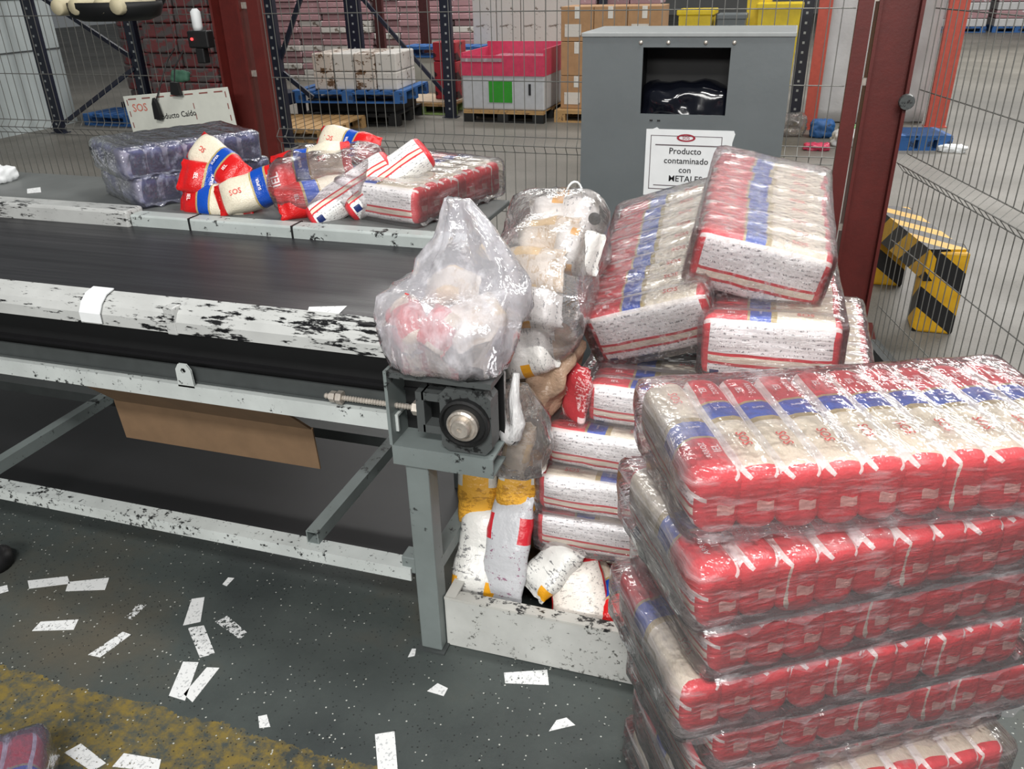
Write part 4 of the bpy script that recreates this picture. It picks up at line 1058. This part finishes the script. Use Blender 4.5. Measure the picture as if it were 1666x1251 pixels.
# flour sack
M['redp'] = pack_film('red_white_lettered_film', rgb(178, 60, 66), rgb(226, 200, 200), rgb(236, 216, 216), (.10, .22), .54)
pack('redp', (-.437, 1.85, .58), (-.418, 1.865, .745), .09, .032, 'red film pack with white print on end left of the pile column', 8, (-.6, -.75, .1))
FG = 'packs in the clear sack beside the conveyor end'
pack('pasta', (-.625, 1.82, .775), (-.485, 1.85, .815), .15, .10, 'white pack with yellow label lowest in the clear sack beside the conveyor end', 1, (.2, -.75, .55), FG)
pack('pasta', (-.63, 1.87, .875), (-.475, 1.88, .90), .125, .09, 'white pack with yellow label above the lowest one in the clear sack', 9, (.2, -.75, .55), FG)
pack('flour', (-.655, 1.95, .955), (-.475, 1.90, .985), .12, .09, 'cream flour pack in the middle of the clear sack beside the conveyor end', 2, None, FG)
pack('flour', (-.635, 2.03, 1.01), (-.46, 2.0, 1.045), .11, .08, 'cream flour pack behind the middle one in the clear sack', 3, None, FG)
pack('pasta', (-.53, 1.98, 1.02), (-.40, 1.98, 1.005), .12, .09, 'white pack with dark print at the right in the clear sack', 4, None, FG)
pack('pasta', (-.63, 2.12, 1.05), (-.44, 2.13, 1.06), .12, .09, 'white pack with yellow label highest in the clear sack', 5, None, FG)
sk = lump('clear_sack', 'wrinkled clear sack of flour packs leaning beside the conveyor end', 'sack', (-.545, 1.985, .95), (.135, .235, .135), M['film_sack'], .2, 2.2, .09, (14, 20, 14), rot=(.45, 0, -.05))
b = MB(); pts = [(-.505+.022*math.cos(a), 2.12+.01*math.sin(2*a), 1.105+.052*math.sin(a)) for a in [PI*(-.35+1.7*i/18) for i in range(19)]]
b.tube(pts, .003, 6)
tag(b.done('string_loop', M['paper'], None, True), 'white string loop standing up from the clear sack', 'string')
b = MB(); b.lathe([(.014, -.004), (.017, 0), (.014, .004), (.009, .004), (.008, 0), (.009, -.004)], (-.438, 2.07, 1.075), 16, 'y')
tag(b.done('black_ring', M['black'], None, True), 'small black ring on the clear sack next to the string loop', 'ring')
lump('brown_sack', 'brown translucent sack hanging below the flour packs', 'sack', (-.515, 1.90, .705), (.066, .085, .115), flat('tan_sack_film', rgb(168, 142, 120), .25, var=.3, bump=.9), .5, 2.6, .06, (12, 12, 14), rot=(-.1, .25, 0))
lump('brown_sack', 'pale beige pouch under the brown sack, over the smoky bag', 'sack', (-.535, 2.0, .56), (.09, .1, .10), flat('beige_pouch', rgb(170, 150, 124), .35, var=.15, bump=.3), .3, 2, .06, (10, 10, 10))
sack('smoky_bag', [(-.545, 1.70, .505, .035, .03), (-.542, 1.70, .52, .065, .055), (-.535, 1.70, .57, .078, .065), (-.53, 1.70, .62, .070, .058), (-.528, 1.695, .67, .058, .045), (-.535, 1.69, .72, .046, .030), (-.535, 1.68, .76, .030, .020)], M['film_grey'], 'smoky grey film bag hanging at the bearing end of the conveyor', 'bag', None, .014, 4, 28)
pack('flour', (-.56, 1.70, .51), (-.525, 1.70, .655), .075, .05, 'pale pack inside the smoky grey film bag', 7, (0, -1, .2), None)
b = MB()
for s_, dx in ((-1, 0), (1, .035)):
    b.tube([(-.560+dx, 1.645, .815), (-.565+dx, 1.636, .75), (-.560+dx+.006*s_, 1.628, .69), (-.545+dx*.5, 1.622, .655), (-.530, 1.624, .64)], [.008, .014, .019, .021, .015], 8)
tag(b.done('twisted_handle', M['film_white'], None, True), 'twisted white film handle looped over the conveyor end', 'film').update_tag()
bpy.data.objects['twisted_handle']['kind'] = 'stuff'

# ------------------------------------------------------------------ white tray on the floor and its loose packs
M['tray'] = scuffed('speckled_white_tray', rgb(196, 198, 194), rgb(96, 96, 92), .585, (1, 1, 1), 60, .5)
M['tray_rim'] = scuffed('chipped_tray_rim', rgb(196, 196, 190), rgb(26, 26, 27), .535, (1, 1, 1), 40, .5)
ty = thing('floor_tray', 'low white chipped steel tray on the floor holding the pile', 'tray', at((-.06, 2.05, 0)))
def tp(b, nm, m):
    o = b.done(nm, m, ty); o.matrix_local = at((.06, -2.05, 0))
TX0, TX1, TY0, TY1, TZ = -.712, .60, 1.558, 2.62, .162
b = MB(); b.box(TX0, TX1, TY0, TY0+.006, .002, TZ); tp(b, 'front_wall', M['tray'])
b = MB(); b.prism([(TY0-.002, TZ), (TY0+.045, TZ-.012), (TY0+.045, TZ-.004), (TY0-.002, TZ+.008)], 'x', TX0, TX1); tp(b, 'front_rim', M['tray_rim'])
b = MB(); b.box(TX0, TX0+.006, TY0+.006, TY1, .002, TZ); tp(b, 'side_wall', M['tray'])
b = MB(); b.box(TX1-.006, TX1, TY0+.006, TY1, .002, TZ); tp(b, 'side_wall', M['tray'])
b = MB(); b.box(TX0, TX1, TY1, TY1+.006, .002, TZ); tp(b, 'rear_wall', M['tray'])
b = MB(); b.box(TX0, TX0+.03, TY0, TY1, TZ, TZ+.006); tp(b, 'side_rim', M['tray_rim'])
TG = 'loose packs in the white tray'
pack('pasta2', (-.655, 1.80, .335), (-.668, 1.635, .10), .135, .075, 'white pack with orange end standing leftmost in the white tray', 1, (.1, -.8, .4), TG)
pack('strip', (-.575, 1.765, .385), (-.580, 1.64, .115), .125, .055, 'grey pack with red strips standing beside the leftmost white pack in the tray', 2, (-.1, -.8, .4), TG)
pack('pasta2', (-.405, 1.76, .265), (-.505, 1.665, .150), .115, .07, 'white pack with orange edge lying right of the grey red pack in the tray', 3, (-.3, -.6, .7), TG)
pack('striped', (-.405, 1.755, .215), (-.345, 1.63, .075), .15, .075, 'white pack with two red lines lying low in the tray', 4, (-.1, -.6, .7), TG)
pack('striped', (-.30, 1.80, .20), (-.15, 1.72, .235), .12, .08, 'white pack with red print lying by the near right stack in the tray', 5, (-.1, -.7, .6), TG)
loose((-.40, 1.82, .15), (-.25, 1.66, .11), 'red ended rice bag lying between the lined pack and the stack in the tray', 1, letters=False, group=TG)
loose((-.20, 1.80, .10), (-.16, 1.62, .08), 'rice bag lowest at the right in the tray beside the stack', 3, letters=False, group=TG)
pack('orange', (-.690, 1.82, .475), (-.690, 1.76, .255), .11, .06, 'orange and white pack left, upright behind the leftmost packs in the tray', 6, (.2, -.9, .2), TG)
pack('orange', (-.565, 1.82, .50), (-.575, 1.765, .30), .12, .07, 'white and orange pack upright behind the grey red pack in the tray', 7, (.2, -.9, .2), TG)
lump('film_heap', 'heap of brown packs behind the upright packs in the tray', 'packs', (-.60, 2.02, .24), (.085, .11, .235), flat('dim_brown_packs', rgb(120, 96, 70), .5, var=.3, bump=.3), .3, 3, .06, (10, 10, 16))

# ------------------------------------------------------------------ cardboard under conveyor, tape
cbx = thing('cardboard_sheet', 'folded brown cardboard sheet hanging below the middle beam of the conveyor', 'cardboard', at((-1.46, 1.65, .40)))
b = MB(); b.prism([(1.565, .672), (1.69, .545), (1.695, .549), (1.568, .677)], 'x', -1.785, -1.135); o = b.done('upper_panel', M['carton_dark'], cbx); o.matrix_local = at((1.46, -1.65, -.40))
b = MB(); b.prism([(1.69, .545), (1.700, .412), (1.705, .412), (1.695, .549)], 'x', -1.795, -1.13); o = b.done('lower_panel', M['carton_dark'], cbx); o.matrix_local = at((1.46, -1.65, -.40))
# ------------------------------------------------------------------ paper labels
def paper_mat(i, wear):
    w = N('label_paper_%d' % i); p = w.obj()
    a = w.noise(p, 70, 4, .75)
    tone = w.mix(w.ramp(w.noise(w.stretch(p, (1, 1, 1)), 120, 2), [(.60, (0,)), (.64, (.5,))]), rgb(222, 224, 224), rgb(120, 124, 128))
    x = w.pbr(tone, .55)
    pb = [n for n in w.t.nodes if n.type == 'BSDF_PRINCIPLED'][0]
    tr = w.n('BsdfTransparent'); hole = w.math('LESS_THAN', a, .30 + .28*wear)
    mx = w.n('MixShader', i={0: hole, 1: pb.outputs[0], 2: tr.outputs[0]})
    w.t.links.new(mx.outputs[0], w.out.inputs[0])
    return w.m
PM = {}
papers = [
    ([(-2.064, 1.443), (-1.959, 1.495), (-1.925, 1.469), (-2.029, 1.415)], 0, .15, 'white label on the floor far left, left one of two side by side'),
    ([(-1.912, 1.437), (-1.935, 1.474), (-1.827, 1.526), (-1.799, 1.476)], 0, .05, 'clean white label on the floor far left, right one of two side by side'),
    ([(-1.516, 1.515), (-1.484, 1.533), (-1.430, 1.440), (-1.469, 1.413)], 0, .10, 'white label on the floor with stepped edge, upright, above a worn one'),
    ([(-1.449, 1.408), (-1.411, 1.430), (-1.313, 1.345), (-1.345, 1.321)], 0, .55, 'speckled worn label on the floor directly below the stepped upright one'),
    ([(-1.379, 1.295), (-1.337, 1.305), (-1.288, 1.183), (-1.339, 1.185)], 0, .20, 'left white strip of the pair forming a V on the floor'),
    ([(-1.304, 1.296), (-1.270, 1.304), (-1.266, 1.184), (-1.305, 1.200)], 0, .10, 'right white strip of the pair forming a V on the floor'),
    ([(-1.874, 1.272), (-1.880, 1.309), (-1.780, 1.348), (-1.762, 1.310)], 0, .40, 'worn white label on the floor between the label pair and the yellow line'),
    ([(-1.649, 1.242), (-1.619, 1.343), (-1.589, 1.340), (-1.610, 1.244)], 0, .50, 'long narrow worn label slanting on the floor left of the V pair'),
    ([(-1.389, 1.452), (-1.370, 1.483), (-1.272, 1.439), (-1.280, 1.412)], 0, .75, 'nearly rubbed off label on the floor right of the stepped upright one'),
    ([(-1.655, 1.393), (-1.655, 1.450), (-1.630, 1.459), (-1.629, 1.392)], 0, .80, 'faint rubbed label trace on the floor above the long narrow one'),
    ([(-.772, 1.227), (-.730, 1.249), (-.676, 1.150), (-.719, 1.134)], 0, .20, 'upright white label on the floor at the bottom edge, centre'),
    ([(-.531, 1.503), (-.424, 1.545), (-.406, 1.496), (-.517, 1.470)], 0, .35, 'white label with torn edge on the floor before the white tray'),
    ([(-.702, 1.388), (-.686, 1.420), (-.654, 1.412), (-.655, 1.385)], 0, .15, 'small white scrap on the floor before the conveyor leg'),
    ([(-1.078, 1.193), (-1.060, 1.204), (-1.031, 1.174), (-1.055, 1.163)], 0, .35, 'tiny white scrap on the floor by the yellow line'),
    ([(-1.467, .966), (-1.448, .999), (-1.349, .971), (-1.363, .942)], 0, .35, 'worn label on the yellow line, left one of two at the bottom'),
    ([(-1.327, .967), (-1.327, 1.006), (-1.229, 1.017), (-1.213, .987)], 0, .40, 'worn label on the yellow line, right one of two at the bottom'),
    ([(-1.467, 1.598), (-1.469, 1.630), (-1.449, 1.633), (-1.449, 1.594)], 0, .10, 'tiny white strip on the floor near the beam shadow'),
    ([(-.368, 1.356), (-.359, 1.393), (-.337, 1.408), (-.311, 1.392), (-.335, 1.377)], 0, .25, 'bent white scrap on the floor left of the near right stack'),
    ([(-1.086, 1.690), (-.994, 1.718), (-.990, 1.667), (-1.069, 1.651)], .9075, 0, 'clean white label lying on the black conveyor belt'),
    ([(-2.705, 2.411), (-2.677, 2.447), (-2.609, 2.382), (-2.647, 2.354)], .958, 0, 'white label lying on the grey table left of the lilac bundles'),
    ([(-.800, 1.514), (-.789, 1.517), (-.782, 1.492), (-.798, 1.482)], 0, .1, 'crumpled white scrap at the foot of the conveyor leg'),
    ([(-2.124, 1.396), (-2.109, 1.409), (-2.082, 1.388), (-2.098, 1.372)], 0, .2, 'small white scrap on the floor at the left edge'),
]
for i, (pts, z, wear, lab) in enumerate(papers):
    k = round(wear*10)
    if k not in PM: PM[k] = paper_mat(k, wear)
    cx = sum(p[0] for p in pts)/len(pts); cy = sum(p[1] for p in pts)/len(pts)
    b = MB(); b.prism([(x-cx, y-cy) for x, y in pts], 'z', .0006, .0016)
    m = at((cx, cy, z))
    if abs(z-.9075) < 1e-4: m = at((cx, cy, .905 + (cy-1.60)*.0333)) @ Matrix.Rotation(math.atan(.0333), 4, 'X')
    tag(link('paper_label', b.mesh('paper_label', PM[k]), None, m), lab, 'label', 'paper labels dropped about the floor' if z == 0 else None)
lump('white_cloth', 'white crumpled cloth on the table at the left edge', 'cloth', (-2.93, 2.50, .985), (.06, .05, .028), M['paper'], .3, 3, .02)
b = MB(); b.prism([(1.60, .942), (1.572, .936), (1.550, .919), (1.536, .897), (1.535, .872), (1.533, .872), (1.533, .898), (1.548, .922), (1.571, .939), (1.60, .945)], 'x', -1.665, -1.60)
tag(b.done('tape_label', M['paper']), 'white label wrapped over the left part of the near side guard', 'label')
